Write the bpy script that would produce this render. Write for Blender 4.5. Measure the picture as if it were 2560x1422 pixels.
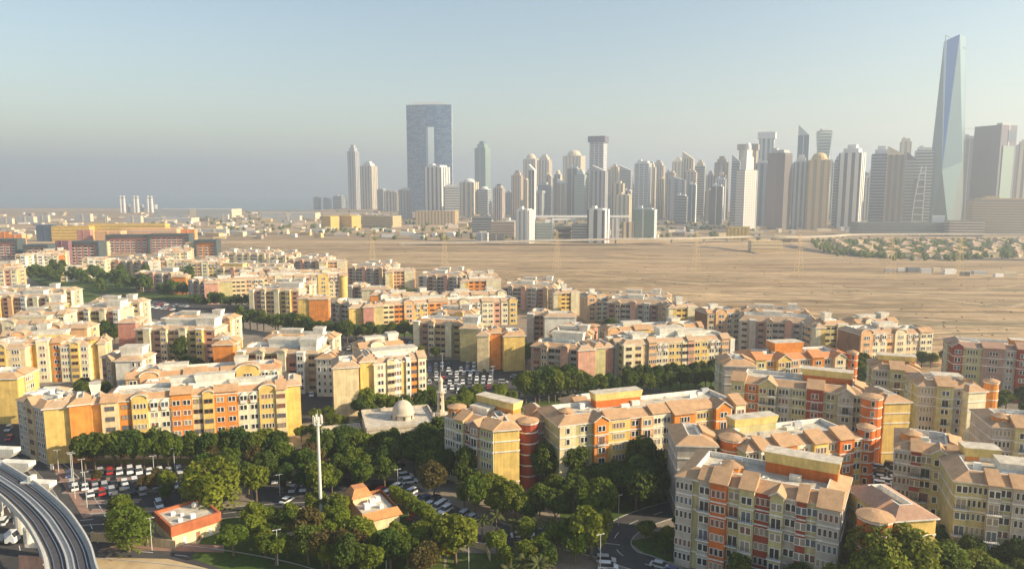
import bpy, math, random
from mathutils import Vector
R = math.radians
random.seed(11)
for o in list(bpy.data.objects): bpy.data.objects.remove(o)
SC = bpy.context.scene
COL = SC.collection
# ------------------------------------------------------------------ camera
H, F, HOR = 85.0, 1800.0, 475.0
TH = math.atan((711 - HOR) / F)
CT, ST = math.cos(TH), math.sin(TH)
cam = bpy.data.cameras.new('camera'); co = bpy.data.objects.new('camera', cam); COL.objects.link(co)
cam.sensor_width = 36; cam.lens = F / 2560 * 36; cam.clip_start = 1; cam.clip_end = 60000
co.location = (0, 0, H); co.rotation_euler = (math.pi / 2 - TH, 0, 0)
SC.camera = co
# ------------------------------------------------------------------ light
SUN_EL, SUN_AZ = R(25), R(-13)        # azimuth measured from +X towards +Y
sd = Vector((math.cos(SUN_EL) * math.cos(SUN_AZ), math.cos(SUN_EL) * math.sin(SUN_AZ), math.sin(SUN_EL)))
w = bpy.data.worlds.new('World'); SC.world = w; w.use_nodes = True
nt = w.node_tree
sky = nt.nodes.new('ShaderNodeTexSky'); sky.sky_type = 'NISHITA'; sky.sun_disc = False
sky.sun_elevation = SUN_EL; sky.sun_rotation = math.atan2(sd.x, sd.y)
sky.air_density = 1.3; sky.dust_density = 1.0; sky.ozone_density = 1.0
bg = nt.nodes['Background']; bg.inputs[1].default_value = 0.084
nt.links.new(sky.outputs[0], bg.inputs[0])
sl = bpy.data.lights.new('sun', 'SUN'); so = bpy.data.objects.new('sun', sl); COL.objects.link(so)
sl.energy = 5.0; sl.angle = R(0.6); sl.color = (1.0, 0.83, 0.57)
so.rotation_euler = sd.to_track_quat('Z', 'Y').to_euler()
so.location = (300, -50, 300)
SC.view_settings.view_transform = 'Standard'; SC.view_settings.look = 'None'
SC.view_settings.exposure = 1.02; SC.view_settings.gamma = 1; SC.view_settings.use_curve_mapping = False
HAZE_D = 0.00026
SC.render.engine = 'CYCLES'
SC.cycles.use_denoising = True
SC.cycles.max_bounces = 5; SC.cycles.diffuse_bounces = 2; SC.cycles.glossy_bounces = 2
SC.cycles.volume_bounces = 1; SC.cycles.transmission_bounces = 2; SC.cycles.transparent_max_bounces = 6

# ------------------------------------------------------------------ pixel <-> place
def G(px, py, z=0.0):
    rx, ry, rz = px - 1280, F * CT + (711 - py) * ST, -F * ST + (711 - py) * CT
    t = (z - H) / rz
    return Vector((rx * t, ry * t, z))
def PX(x, y, z):
    dep = y * CT + (H - z) * ST
    return 1280 + F * x / dep
def ROW(py):                         # distance of the ground seen at picture row py
    return G(1280, py).y
# ------------------------------------------------------------------ properties
ORD = ['', 'first', 'second', 'third', 'fourth', 'fifth', 'sixth', 'seventh', 'eighth', 'ninth', 'tenth', 'eleventh', 'twelfth', 'thirteenth',
       'fourteenth', 'fifteenth', 'sixteenth', 'seventeenth', 'eighteenth', 'nineteenth', 'twentieth']
TENS = {20: 'twenty', 30: 'thirty', 40: 'forty', 50: 'fifty', 60: 'sixty', 70: 'seventy', 80: 'eighty'}
TENTH = {30: 'thirtieth', 40: 'fortieth', 50: 'fiftieth', 60: 'sixtieth', 70: 'seventieth', 80: 'eightieth'}
def ordinal(n):
    if n <= 20: return ORD[n]
    return TENTH[n] if n % 10 == 0 else TENS[n // 10 * 10] + '-' + ORD[n % 10]
def tag(o, label=None, cat=None, group=None, kind=None):
    if label: o['label'] = label
    if cat: o['category'] = cat
    if group: o['group'] = group
    if kind: o['kind'] = kind
    return o
PENDING = {}
def later(o, desc, cat, group):      # label completed by its place among its like
    o['category'] = cat; o['group'] = group
    PENDING.setdefault(desc, []).append(o)
def finish_labels():
    for desc, objs in PENDING.items():
        objs.sort(key=lambda o: PX(o.location.x, o.location.y, 0))
        for i, o in enumerate(objs):
            if len(objs) == 1: o['label'] = desc
            elif i == len(objs) - 1: o['label'] = desc + ', last on the right'
            else: o['label'] = desc + ', ' + ordinal(i + 1) + ' from the left'
def empty(name, loc, rz=0.0, label=None, cat=None, group=None):
    o = bpy.data.objects.new(name, None); COL.objects.link(o)
    o.location = loc; o.rotation_euler = (0, 0, rz); o.empty_display_size = 1
    return tag(o, label, cat, group)
def link(name, me, parent=None, loc=None, rz=0.0):
    o = bpy.data.objects.new(name, me); COL.objects.link(o)
    if loc is not None: o.location = loc
    if rz: o.rotation_euler = (0, 0, rz)
    if parent: o.parent = parent
    return o
# ------------------------------------------------------------------ materials
MATS = {}
def newmat(name):
    m = bpy.data.materials.new(name); m.use_nodes = True
    return m, m.node_tree.nodes, m.node_tree.links, m.node_tree.nodes['Principled BSDF']
def ramp_noise(n, l, scale, lo, hi, detail=4, rough=0.6, coord='Object', map_scale=None):
    tc = n.new('ShaderNodeTexCoord'); nz = n.new('ShaderNodeTexNoise'); mr = n.new('ShaderNodeMapRange')
    nz.inputs['Scale'].default_value = scale; nz.inputs['Detail'].default_value = detail; nz.inputs['Roughness'].default_value = rough
    src = tc.outputs[coord]
    if map_scale:
        mp = n.new('ShaderNodeMapping'); mp.inputs['Scale'].default_value = map_scale; l.new(src, mp.inputs[0]); src = mp.outputs[0]
    l.new(src, nz.inputs['Vector']); l.new(nz.outputs['Fac'], mr.inputs['Value'])
    mr.inputs['From Min'].default_value = 0.3; mr.inputs['From Max'].default_value = 0.7
    mr.inputs['To Min'].default_value = lo; mr.inputs['To Max'].default_value = hi
    return mr.outputs['Result']
def mul(n, l, col, fac):
    m = n.new('ShaderNodeMix'); m.data_type = 'RGBA'; m.blend_type = 'MULTIPLY'; m.inputs[0].default_value = 1
    if isinstance(col, tuple): m.inputs[6].default_value = (*col, 1)
    else: l.new(col, m.inputs[6])
    l.new(fac, m.inputs[7]); return m.outputs[2]
def stucco(name, c, rough=0.85, var=0.24):
    m, n, l, b = newmat(name)
    f1 = ramp_noise(n, l, 0.35, 1 - var, 1 + var * 0.6)
    f2 = ramp_noise(n, l, 1.0, 1 - var * 0.8, 1 + var * 0.3, map_scale=(1.6, 1.6, 0.12))
    l.new(mul(n, l, mul(n, l, c, f1), f2), b.inputs['Base Color'])
    b.inputs['Roughness'].default_value = rough; b.inputs['Specular IOR Level'].default_value = 0.25
    MATS[name] = m; return m
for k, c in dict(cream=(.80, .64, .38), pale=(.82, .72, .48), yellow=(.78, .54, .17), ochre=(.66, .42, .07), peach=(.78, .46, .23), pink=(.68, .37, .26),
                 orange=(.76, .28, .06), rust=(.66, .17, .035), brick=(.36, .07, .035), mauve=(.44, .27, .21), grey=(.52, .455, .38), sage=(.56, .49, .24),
                 white=(.82, .78, .68), tan=(.58, .43, .26), olive=(.46, .38, .17), brown=(.33, .17, .09), slabyellow=(.80, .60, .22), trim=(.82, .78, .70),
                 rosewall=(.55, .26, .2), plum=(.26, .13, .15), teal=(.08, .10, .10), stone=(.62, .50, .36), concrete=(.42, .40, .37),
                 bandred=(.48, .15, .065), palestone=(.62, .53, .41), sandwall=(.60, .47, .30)).items():
    stucco(k, c)
def tilemat(name, c):
    m, n, l, b = newmat(name)
    f = ramp_noise(n, l, 0.5, .8, 1.12); f2 = ramp_noise(n, l, 4.0, .86, 1.1, detail=2)
    l.new(mul(n, l, mul(n, l, c, f), f2), b.inputs['Base Color']); b.inputs['Roughness'].default_value = .9
    tc = n.new('ShaderNodeTexCoord'); wv = n.new('ShaderNodeTexWave'); wv.inputs['Scale'].default_value = 1.1; wv.bands_direction = 'DIAGONAL'
    bp = n.new('ShaderNodeBump'); bp.inputs['Strength'].default_value = .25; bp.inputs['Distance'].default_value = .1
    l.new(tc.outputs['Object'], wv.inputs['Vector']); l.new(wv.outputs['Fac'], bp.inputs['Height']); l.new(bp.outputs[0], b.inputs['Normal'])
    MATS[name] = m
tilemat('tile', (.50, .305, .165)); tilemat('tile_pink', (.43, .255, .17)); tilemat('tile_rust', (.60, .26, .10)); tilemat('tile_tan', (.50, .345, .215))
def simple(name, c, rough=.6, metal=0.0, spec=.5, var=0):
    m, n, l, b = newmat(name)
    b.inputs['Base Color'].default_value = (*c, 1); b.inputs['Roughness'].default_value = rough; b.inputs['Metallic'].default_value = metal
    b.inputs['Specular IOR Level'].default_value = spec
    if var:
        l.new(mul(n, l, c, ramp_noise(n, l, .6, 1 - var, 1 + var)), b.inputs['Base Color'])
    MATS[name] = m; return m
simple('glass', (.035, .038, .042), .18); simple('frame', (.80, .76, .68), .7); simple('iron', (.06, .05, .05), .6)
simple('flatroof', (.52, .46, .37), .9, var=.3); simple('metalgrey', (.5, .5, .5), .5, .3); simple('acwhite', (.75, .74, .70), .7, var=.1)
simple('scrub', (.20, .155, .075), .95, var=.2); simple('curtain', (.30, .25, .19), .7); simple('glass_sky', (.10, .13, .16), .1)
simple('shutter', (.20, .09, .06), .8)
simple('rail', (.35, .35, .37), .35, .8); simple('trackbed', (.06, .058, .065), .9, var=.2); simple('deck', (.52, .50, .46), .85, var=.12)
simple('tyre', (.02, .02, .02), .9); simple('polegrey', (.55, .55, .53), .5); simple('mast', (.66, .62, .58), .5)
for k, c in dict(car_white=(.80, .80, .80), car_silver=(.45, .46, .48), car_black=(.02, .02, .022), car_red=(.45, .03, .03), car_blue=(.05, .08, .20), car_grey=(.14, .145, .15), car_sand=(.45, .38, .28)).items():
    simple(k, c, .3, spec=.6)
simple('bark', (.16, .11, .07), .95, var=.25)
def leafmat(name, c1, c2):
    m, n, l, b = newmat(name)
    oi = n.new('ShaderNodeObjectInfo'); mx = n.new('ShaderNodeMix'); mx.data_type = 'RGBA'
    mx.inputs[6].default_value = (*c1, 1); mx.inputs[7].default_value = (*c2, 1); l.new(oi.outputs['Random'], mx.inputs[0])
    c = mul(n, l, mx.outputs[2], ramp_noise(n, l, .9, .65, 1.35, detail=3))
    l.new(c, b.inputs['Base Color']); b.inputs['Roughness'].default_value = .65; b.inputs['Specular IOR Level'].default_value = .25
    tr = n.new('ShaderNodeBsdfTranslucent'); l.new(c, tr.inputs[0]); ms = n.new('ShaderNodeMixShader'); ms.inputs[0].default_value = .42
    l.new(b.outputs[0], ms.inputs[1]); l.new(tr.outputs[0], ms.inputs[2]); l.new(ms.outputs[0], n['Material Output'].inputs[0])
    MATS[name] = m
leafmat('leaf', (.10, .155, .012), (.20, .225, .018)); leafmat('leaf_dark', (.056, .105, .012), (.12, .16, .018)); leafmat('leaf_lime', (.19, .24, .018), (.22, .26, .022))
leafmat('leaf_rust', (.12, .10, .025), (.15, .11, .03)); leafmat('leaf_palm', (.075, .10, .025), (.13, .13, .04))
# ground covers
def groundmat(name, cols, scales, streak=None, bump=0.0):
    m, n, l, b = newmat(name)
    base = cols[0]
    mx = n.new('ShaderNodeMix'); mx.data_type = 'RGBA'; mx.inputs[6].default_value = (*cols[0], 1); mx.inputs[7].default_value = (*cols[1], 1)
    l.new(ramp_noise(n, l, scales[0], 0, 1, detail=8, map_scale=streak), mx.inputs[0])
    c = mx.outputs[2]
    for s, a in scales[1:]:
        c = mul(n, l, c, ramp_noise(n, l, s, 1 - a, 1 + a, detail=6, map_scale=streak))
    l.new(c, b.inputs['Base Color']); b.inputs['Roughness'].default_value = .95; b.inputs['Specular IOR Level'].default_value = .15
    if bump:
        nz = n.new('ShaderNodeTexNoise'); nz.inputs['Scale'].default_value = .12; nz.inputs['Detail'].default_value = 8
        tc = n.new('ShaderNodeTexCoord'); bp = n.new('ShaderNodeBump'); bp.inputs['Strength'].default_value = .6; bp.inputs['Distance'].default_value = bump
        l.new(tc.outputs['Object'], nz.inputs['Vector']); l.new(nz.outputs[0], bp.inputs['Height']); l.new(bp.outputs[0], b.inputs['Normal'])
    MATS[name] = m
groundmat('desert', ((.47, .34, .20), (.25, .165, .09)), [.006, (.035, .4), (.2, .3), (.0025, .34), (.012, .25)], (.13, 1.6, 1), 1.5)
groundmat('farsand', ((.50, .36, .21), (.28, .20, .12)), [.004, (.02, .3), (.1, .2)], (.5, 1.4, 1))
groundmat('scrubland', ((.30, .205, .115), (.20, .135, .07)), [.05, (.2, .3)])
groundmat('paving', ((.30, .25, .19), (.19, .16, .13)), [.03, (.2, .18), (1.2, .12)])
groundmat('sand', ((.52, .40, .24), (.40, .29, .16)), [.05, (.3, .15)])
groundmat('asphalt', ((.055, .053, .055), (.085, .080, .078)), [.05, (.4, .15), (3, .12)])
groundmat('track', ((.46, .33, .20), (.40, .28, .17)), [.02, (.2, .1)])
groundmat('lawn', ((.05, .095, .015), (.09, .12, .03)), [.06, (.5, .25)])
groundmat('brickpave', ((.34, .20, .15), (.26, .17, .13)), [.2, (1, .15)])
simple('paint', (.75, .75, .72), .7)
m, n, l, b = newmat('water'); b.inputs['Base Color'].default_value = (.035, .06, .075, 1); b.inputs['Roughness'].default_value = .18; MATS['water'] = m
simple('pool', (.08, .30, .42), .1)
# tower facades
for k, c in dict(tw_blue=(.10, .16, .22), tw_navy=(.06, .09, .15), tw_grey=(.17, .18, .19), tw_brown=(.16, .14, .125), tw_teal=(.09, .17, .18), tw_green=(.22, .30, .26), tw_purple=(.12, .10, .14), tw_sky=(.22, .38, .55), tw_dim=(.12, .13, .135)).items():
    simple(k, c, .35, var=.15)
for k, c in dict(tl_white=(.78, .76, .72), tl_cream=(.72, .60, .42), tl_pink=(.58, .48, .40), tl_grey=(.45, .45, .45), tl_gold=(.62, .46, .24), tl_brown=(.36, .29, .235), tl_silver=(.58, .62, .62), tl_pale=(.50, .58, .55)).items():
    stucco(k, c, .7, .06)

# ------------------------------------------------------------------ mesh collector
class MB:
    def __init__(s, o=(0, 0, 0), yaw=0.0):
        s.v = []; s.f = []; s.mi = []; s.mats = []; s.o = Vector(o); s.c = math.cos(yaw); s.s = math.sin(yaw)
    def P(s, x, y, z):
        return (s.o.x + s.c * x - s.s * y, s.o.y + s.s * x + s.c * y, s.o.z + z)
    def slot(s, m):
        if m not in s.mats: s.mats.append(m)
        return s.mats.index(m)
    def poly(s, pts, m):
        k = len(s.v); s.v += [s.P(*p) for p in pts]; s.f.append(tuple(range(k, k + len(pts)))); s.mi.append(s.slot(m))
    def mesh(s, pts, faces, m):
        k = len(s.v); s.v += [s.P(*p) for p in pts]; j = s.slot(m)
        for f in faces: s.f.append(tuple(k + i for i in f)); s.mi.append(j)
    def box(s, x0, x1, y0, y1, z0, z1, m, open_bottom=True):
        p = [(x0, y0, z0), (x1, y0, z0), (x1, y1, z0), (x0, y1, z0), (x0, y0, z1), (x1, y0, z1), (x1, y1, z1), (x0, y1, z1)]
        f = [(0, 1, 5, 4), (1, 2, 6, 5), (2, 3, 7, 6), (3, 0, 4, 7), (4, 5, 6, 7)] + ([] if open_bottom else [(3, 2, 1, 0)])
        s.mesh(p, f, m)
    def prism(s, prof, y0, y1, m, mcap=None):     # profile in x-z extruded along y
        n_ = len(prof)
        pts = [(x, y0, z) for x, z in prof] + [(x, y1, z) for x, z in prof]
        s.mesh(pts, [(i, (i + 1) % n_, n_ + (i + 1) % n_, n_ + i)[::-1] for i in range(n_)], m)
        s.mesh(pts, [tuple(range(n_)), tuple(range(2 * n_ - 1, n_ - 1, -1))], mcap or m)
    def wedge(s, x0, x1, pr, m):                   # profile in y-z extruded along x
        n_ = len(pr)
        pts = [(x0, y, z) for y, z in pr] + [(x1, y, z) for y, z in pr]
        s.mesh(pts, [(i, (i + 1) % n_, n_ + (i + 1) % n_, n_ + i) for i in range(n_)] + [tuple(range(n_))[::-1], tuple(range(n_, 2 * n_))], m)
    def lathe(s, prof, seg, m, cx=0, cy=0, cap=True):
        k = len(prof); pts = []
        for i in range(seg):
            a = 2 * math.pi * i / seg
            pts += [(cx + r * math.cos(a), cy + r * math.sin(a), z) for r, z in prof]
        fs = []
        for i in range(seg):
            j = (i + 1) % seg
            for q in range(k - 1): fs.append((i * k + q, j * k + q, j * k + q + 1, i * k + q + 1))
        if cap: fs.append(tuple(i * k + k - 1 for i in range(seg)))
        s.mesh(pts, fs, m)
    def tube(s, a, b_, r0, r1, m, seg=8):
        a = Vector(a); b_ = Vector(b_); d = (b_ - a).normalized()
        u = d.orthogonal().normalized(); v = d.cross(u)
        pts = []
        for i in range(seg):
            t = 2 * math.pi * i / seg; q = u * math.cos(t) + v * math.sin(t)
            pts += [tuple(a + q * r0), tuple(b_ + q * r1)]
        s.mesh(pts, [(2 * i, 2 * ((i + 1) % seg), 2 * ((i + 1) % seg) + 1, 2 * i + 1) for i in range(seg)] + [tuple(2 * i + 1 for i in range(seg))], m)
    def me(s, name, smooth=False):
        me = bpy.data.meshes.new(name); me.from_pydata(s.v, [], s.f)
        for m in s.mats: me.materials.append(MATS[m])
        me.polygons.foreach_set('material_index', s.mi)
        if smooth: me.polygons.foreach_set('use_smooth', [True] * len(s.f))
        me.update(); return me
    def build(s, name, parent=None, smooth=False, kind=None, label=None):
        o = link(name, s.me(name, smooth), parent)
        if kind: o['kind'] = kind
        if label: o['label'] = label
        return o
def hexcol(mt): return mt
# ------------------------------------------------------------------ the ground
Z = 0.0
def sheet(name, pts, z, mat, label=None, kind='structure', cat=None):
    mb = MB(); mb.poly([(p.x, p.y, z) for p in pts], mat)
    o = mb.build(name); o['kind'] = kind
    if label: o['label'] = label
    return o
EXT = 11000
sheet('ground', [Vector((-EXT, -200, 0)), Vector((EXT, -200, 0)), Vector((EXT, EXT, 0)), Vector((-EXT, EXT, 0))], -.02, 'desert')
sea_coast = [(-6000, 517), (-800, 519), (300, 521), (560, 526), (700, 527), (800, 525), (900, 515), (1300, 507), (2600, 500), (6500, 498)]
mb = MB(); cp = [G(*p) for p in sea_coast]
cp = [Vector((max(-EXT, min(EXT, p.x)), min(p.y, EXT - 500), 0)) for p in cp]
mb.poly([(p.x, p.y, .03) for p in cp] + [(EXT, EXT, .03), (-EXT, EXT, .03)], 'water'); mb.build('sea', kind='structure')
res_edge = [(300, 640), (480, 641), (730, 684), (1030, 738), (1260, 782), (1480, 815), (1740, 852), (1860, 880), (2120, 905), (2400, 962), (2900, 1080)]
rp = [G(*p) for p in res_edge]
sheet('pavement', [Vector((-520, 20, 0)), Vector((300, 20, 0))] + [Vector((p.x, p.y, 0)) for p in reversed(rp)] + [Vector((-900, 760, 0))], .0, 'paving')
def strip(name, px, width, z, mat, zp=0.0, kind='structure', label=None):
    pts = [G(a, b, zp) for a, b in px]
    return strip_w(name, pts, width, z, mat, kind, label)
def smooth_pts(pts, n_=6):
    out = []
    for i in range(len(pts) - 1):
        p0 = pts[max(i - 1, 0)]; p1 = pts[i]; p2 = pts[i + 1]; p3 = pts[min(i + 2, len(pts) - 1)]
        for k in range(n_):
            t = k / n_
            out.append(.5 * ((2 * p1) + (p2 - p0) * t + (2 * p0 - 5 * p1 + 4 * p2 - p3) * t * t + (3 * p1 - p0 - 3 * p2 + p3) * t ** 3))
    out.append(pts[-1].copy()); return out
def offset(pts, d):
    out = []
    for i, p in enumerate(pts):
        a = pts[max(i - 1, 0)]; b_ = pts[min(i + 1, len(pts) - 1)]
        t = (b_ - a); t.z = 0; t.normalize()
        out.append(Vector((p.x + t.y * d, p.y - t.x * d, p.z)))   # positive d = right of travel
    return out
def strip_w(name, pts, width, z, mat, kind='structure', label=None):
    pts = smooth_pts(pts); a = offset(pts, -width / 2); b_ = offset(pts, width / 2)
    mb = MB()
    for i in range(len(pts) - 1):
        mb.poly([(b_[i].x, b_[i].y, z), (b_[i + 1].x, b_[i + 1].y, z), (a[i + 1].x, a[i + 1].y, z), (a[i].x, a[i].y, z)], mat)
    o = mb.build(name); o['kind'] = kind
    if label: o['label'] = label
    return o
def kerb(px_or_pts, d, h=.13, w_=.25, world=False):
    pts = px_or_pts if world else [G(a, b) for a, b in px_or_pts]
    pts = smooth_pts(pts); a = offset(pts, d - w_ / 2); b_ = offset(pts, d + w_ / 2); mb = MB()
    for i in range(len(pts) - 1):
        q = [(a[i], 0), (b_[i], 0), (b_[i + 1], 0), (a[i + 1], 0)]
        mb.mesh([(p.x, p.y, .001) for p, _ in q] + [(p.x, p.y, h) for p, _ in q], [(4, 5, 6, 7), (0, 1, 5, 4), (1, 2, 6, 5), (2, 3, 7, 6), (3, 0, 4, 7)], 'concrete')
    return mb.build('kerb', kind='structure')
def area(name, px, z, mat, **k):
    return sheet(name, [G(a, b) for a, b in px], z, mat, **k)
ROADS = []
def road(px, width, marks=True, z=.010):
    strip('road', px, width, z, 'asphalt'); kerb(px, width / 2 + .12); kerb(px, -width / 2 - .12)
    ROADS.append(([G(a, b) for a, b in px], width))
    if marks:
        pts = smooth_pts([G(a, b) for a, b in px], 30); mb = MB(); acc = 0; on = True
        for i in range(len(pts) - 1):
            acc += (pts[i + 1] - pts[i]).length
            if (acc % 9) < 3.2:
                a = offset([pts[i], pts[i + 1]], -.08); c = offset([pts[i], pts[i + 1]], .08)
                mb.poly([(c[0].x, c[0].y, z + .006), (c[1].x, c[1].y, z + .006), (a[1].x, a[1].y, z + .006), (a[0].x, a[0].y, z + .006)], 'paint')
        if mb.v: mb.build('road_marking', kind='structure')
# ------------------------------------------------------------------ windows, shared meshes
WMESH = {}
WR = random.Random(77)
def wmesh(kind, gv=None):
    gv = gv or WR.choice(['glass', 'glass', 'glass', 'curtain', 'glass_sky', 'shutter'])
    if (kind, gv) in WMESH: return WMESH[(kind, gv)]
    mb = MB()
    def pane(x0, x1, z0, z1, fr='frame', gl=None, t=.12):
        gl = gv
        mb.box(x0 - t, x1 + t, -.10, .05, z0 - t, z0, fr, False); mb.box(x0 - t, x1 + t, -.10, .05, z1, z1 + t, fr, False)
        mb.box(x0 - t, x0, -.10, .05, z0, z1, fr, False); mb.box(x1, x1 + t, -.10, .05, z0, z1, fr, False)
        mb.poly([(x0, -.02, z0), (x1, -.02, z0), (x1, -.02, z1), (x0, -.02, z1)], gl)
    if kind == 'single': pane(-.45, .45, 0, 1.55)
    if kind == 'pair': pane(-1.05, -.12, 0, 1.5); pane(.12, 1.05, 0, 1.5)
    if kind == 'dark': pane(-1.25, 1.25, 0, 1.3, 'brown', 'glass', .08); mb.box(-.08, .08, -.08, .04, 0, 1.3, 'brown')
    if kind == 'triple': [pane(x - .36, x + .36, 0, 1.55, t=.09) for x in (-1.05, 0, 1.05)]
    if kind == 'quad': [pane(x - .3, x + .3, 0, 1.5, t=.08) for x in (-1.5, -.5, .5, 1.5)]
    if kind == 'door': pane(-.95, -.05, 0, 2.2); pane(.05, .95, 0, 2.2)
    if kind == 'arch':
        pane(-.5, .5, 0, 1.25); mb.mesh([(-.5, -.03, 1.37)] + [(.62 * math.cos(a), -.06, 1.37 + .5 * math.sin(a)) for a in [i * math.pi / 8 for i in range(9)]], [tuple([0] + list(range(1, 10)))], 'frame')
    WMESH[(kind, gv)] = mb.me('window_' + kind); return WMESH[(kind, gv)]
def balmesh():
    if 'bal' in WMESH: return WMESH['bal']
    mb = MB(); mb.box(-1.5, 1.5, -1.0, .0, -.16, .02, 'trim', False)
    for z in (.5, 1.0): mb.box(-1.45, 1.45, -.97, -.92, z - .03, z + .03, 'iron', False); 
    for x in (-1.45, 1.40): mb.box(x, x + .05, -.95, 0, .94, 1.0, 'iron', False)
    for i in range(9): x = -1.42 + i * .355; mb.box(x - .03, x + .03, -.965, -.925, 0, 1, 'iron')
    WMESH['bal'] = mb.me('balcony'); return WMESH['bal']
NEAR = 345.0
FOOT = []                                            # footprints: (ax, ay, c, s, L, d)
ALTS = dict(A=[4.6, 4.6, 6.2, 8.0, 7.4, 5.0, 5.2, 8.0, 8.2, 6.2, 4.6], S=[4.8, 3.2, 5.2, 3.0, 6.0, 3.4], R=[5.0, 4.4, 4.6, 5.6, 4.4, 5.0])
PAL = dict(A=['cream', 'peach', 'pale', 'yellow', 'pale', 'cream', 'orange', 'pale', 'yellow', 'cream'],
           A2=['pale', 'tan', 'peach', 'pale', 'yellow', 'yellow', 'pink', 'yellow', 'pale', 'peach', 'pale'],
           A3=['cream', 'peach', 'pale', 'cream', 'pale', 'pink', 'pale', 'yellow'],
           S=['tan', 'pale', 'mauve', 'cream', 'tan', 'pale', 'olive', 'yellow', 'pink', 'peach', 'tan', 'white'],  # S, S2: sunlit strips painted pale, shaded recesses painted darker
           S2=['tan', 'cream', 'peach', 'pale', 'olive', 'pale', 'rosewall', 'white', 'tan', 'peach'],
           D=['grey', 'grey', 'mauve', 'tan', 'grey', 'pink'],  # greyed tones: shade on facades turned from the sun, put into wall colour
           R=['grey', 'sage', 'rust', 'sage', 'grey', 'sage', 'brick', 'sage'],
           R2=['cream', 'sage', 'orange', 'yellow', 'peach', 'pale', 'orange', 'pale'],
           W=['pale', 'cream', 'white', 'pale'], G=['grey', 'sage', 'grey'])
def face_frames(L, d):
    return dict(F=(0, 0, 0, L), R=(L, 0, math.pi / 2, d), L=(0, d, -math.pi / 2, d), B=(L, d, math.pi, L))
ALLB = []
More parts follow.
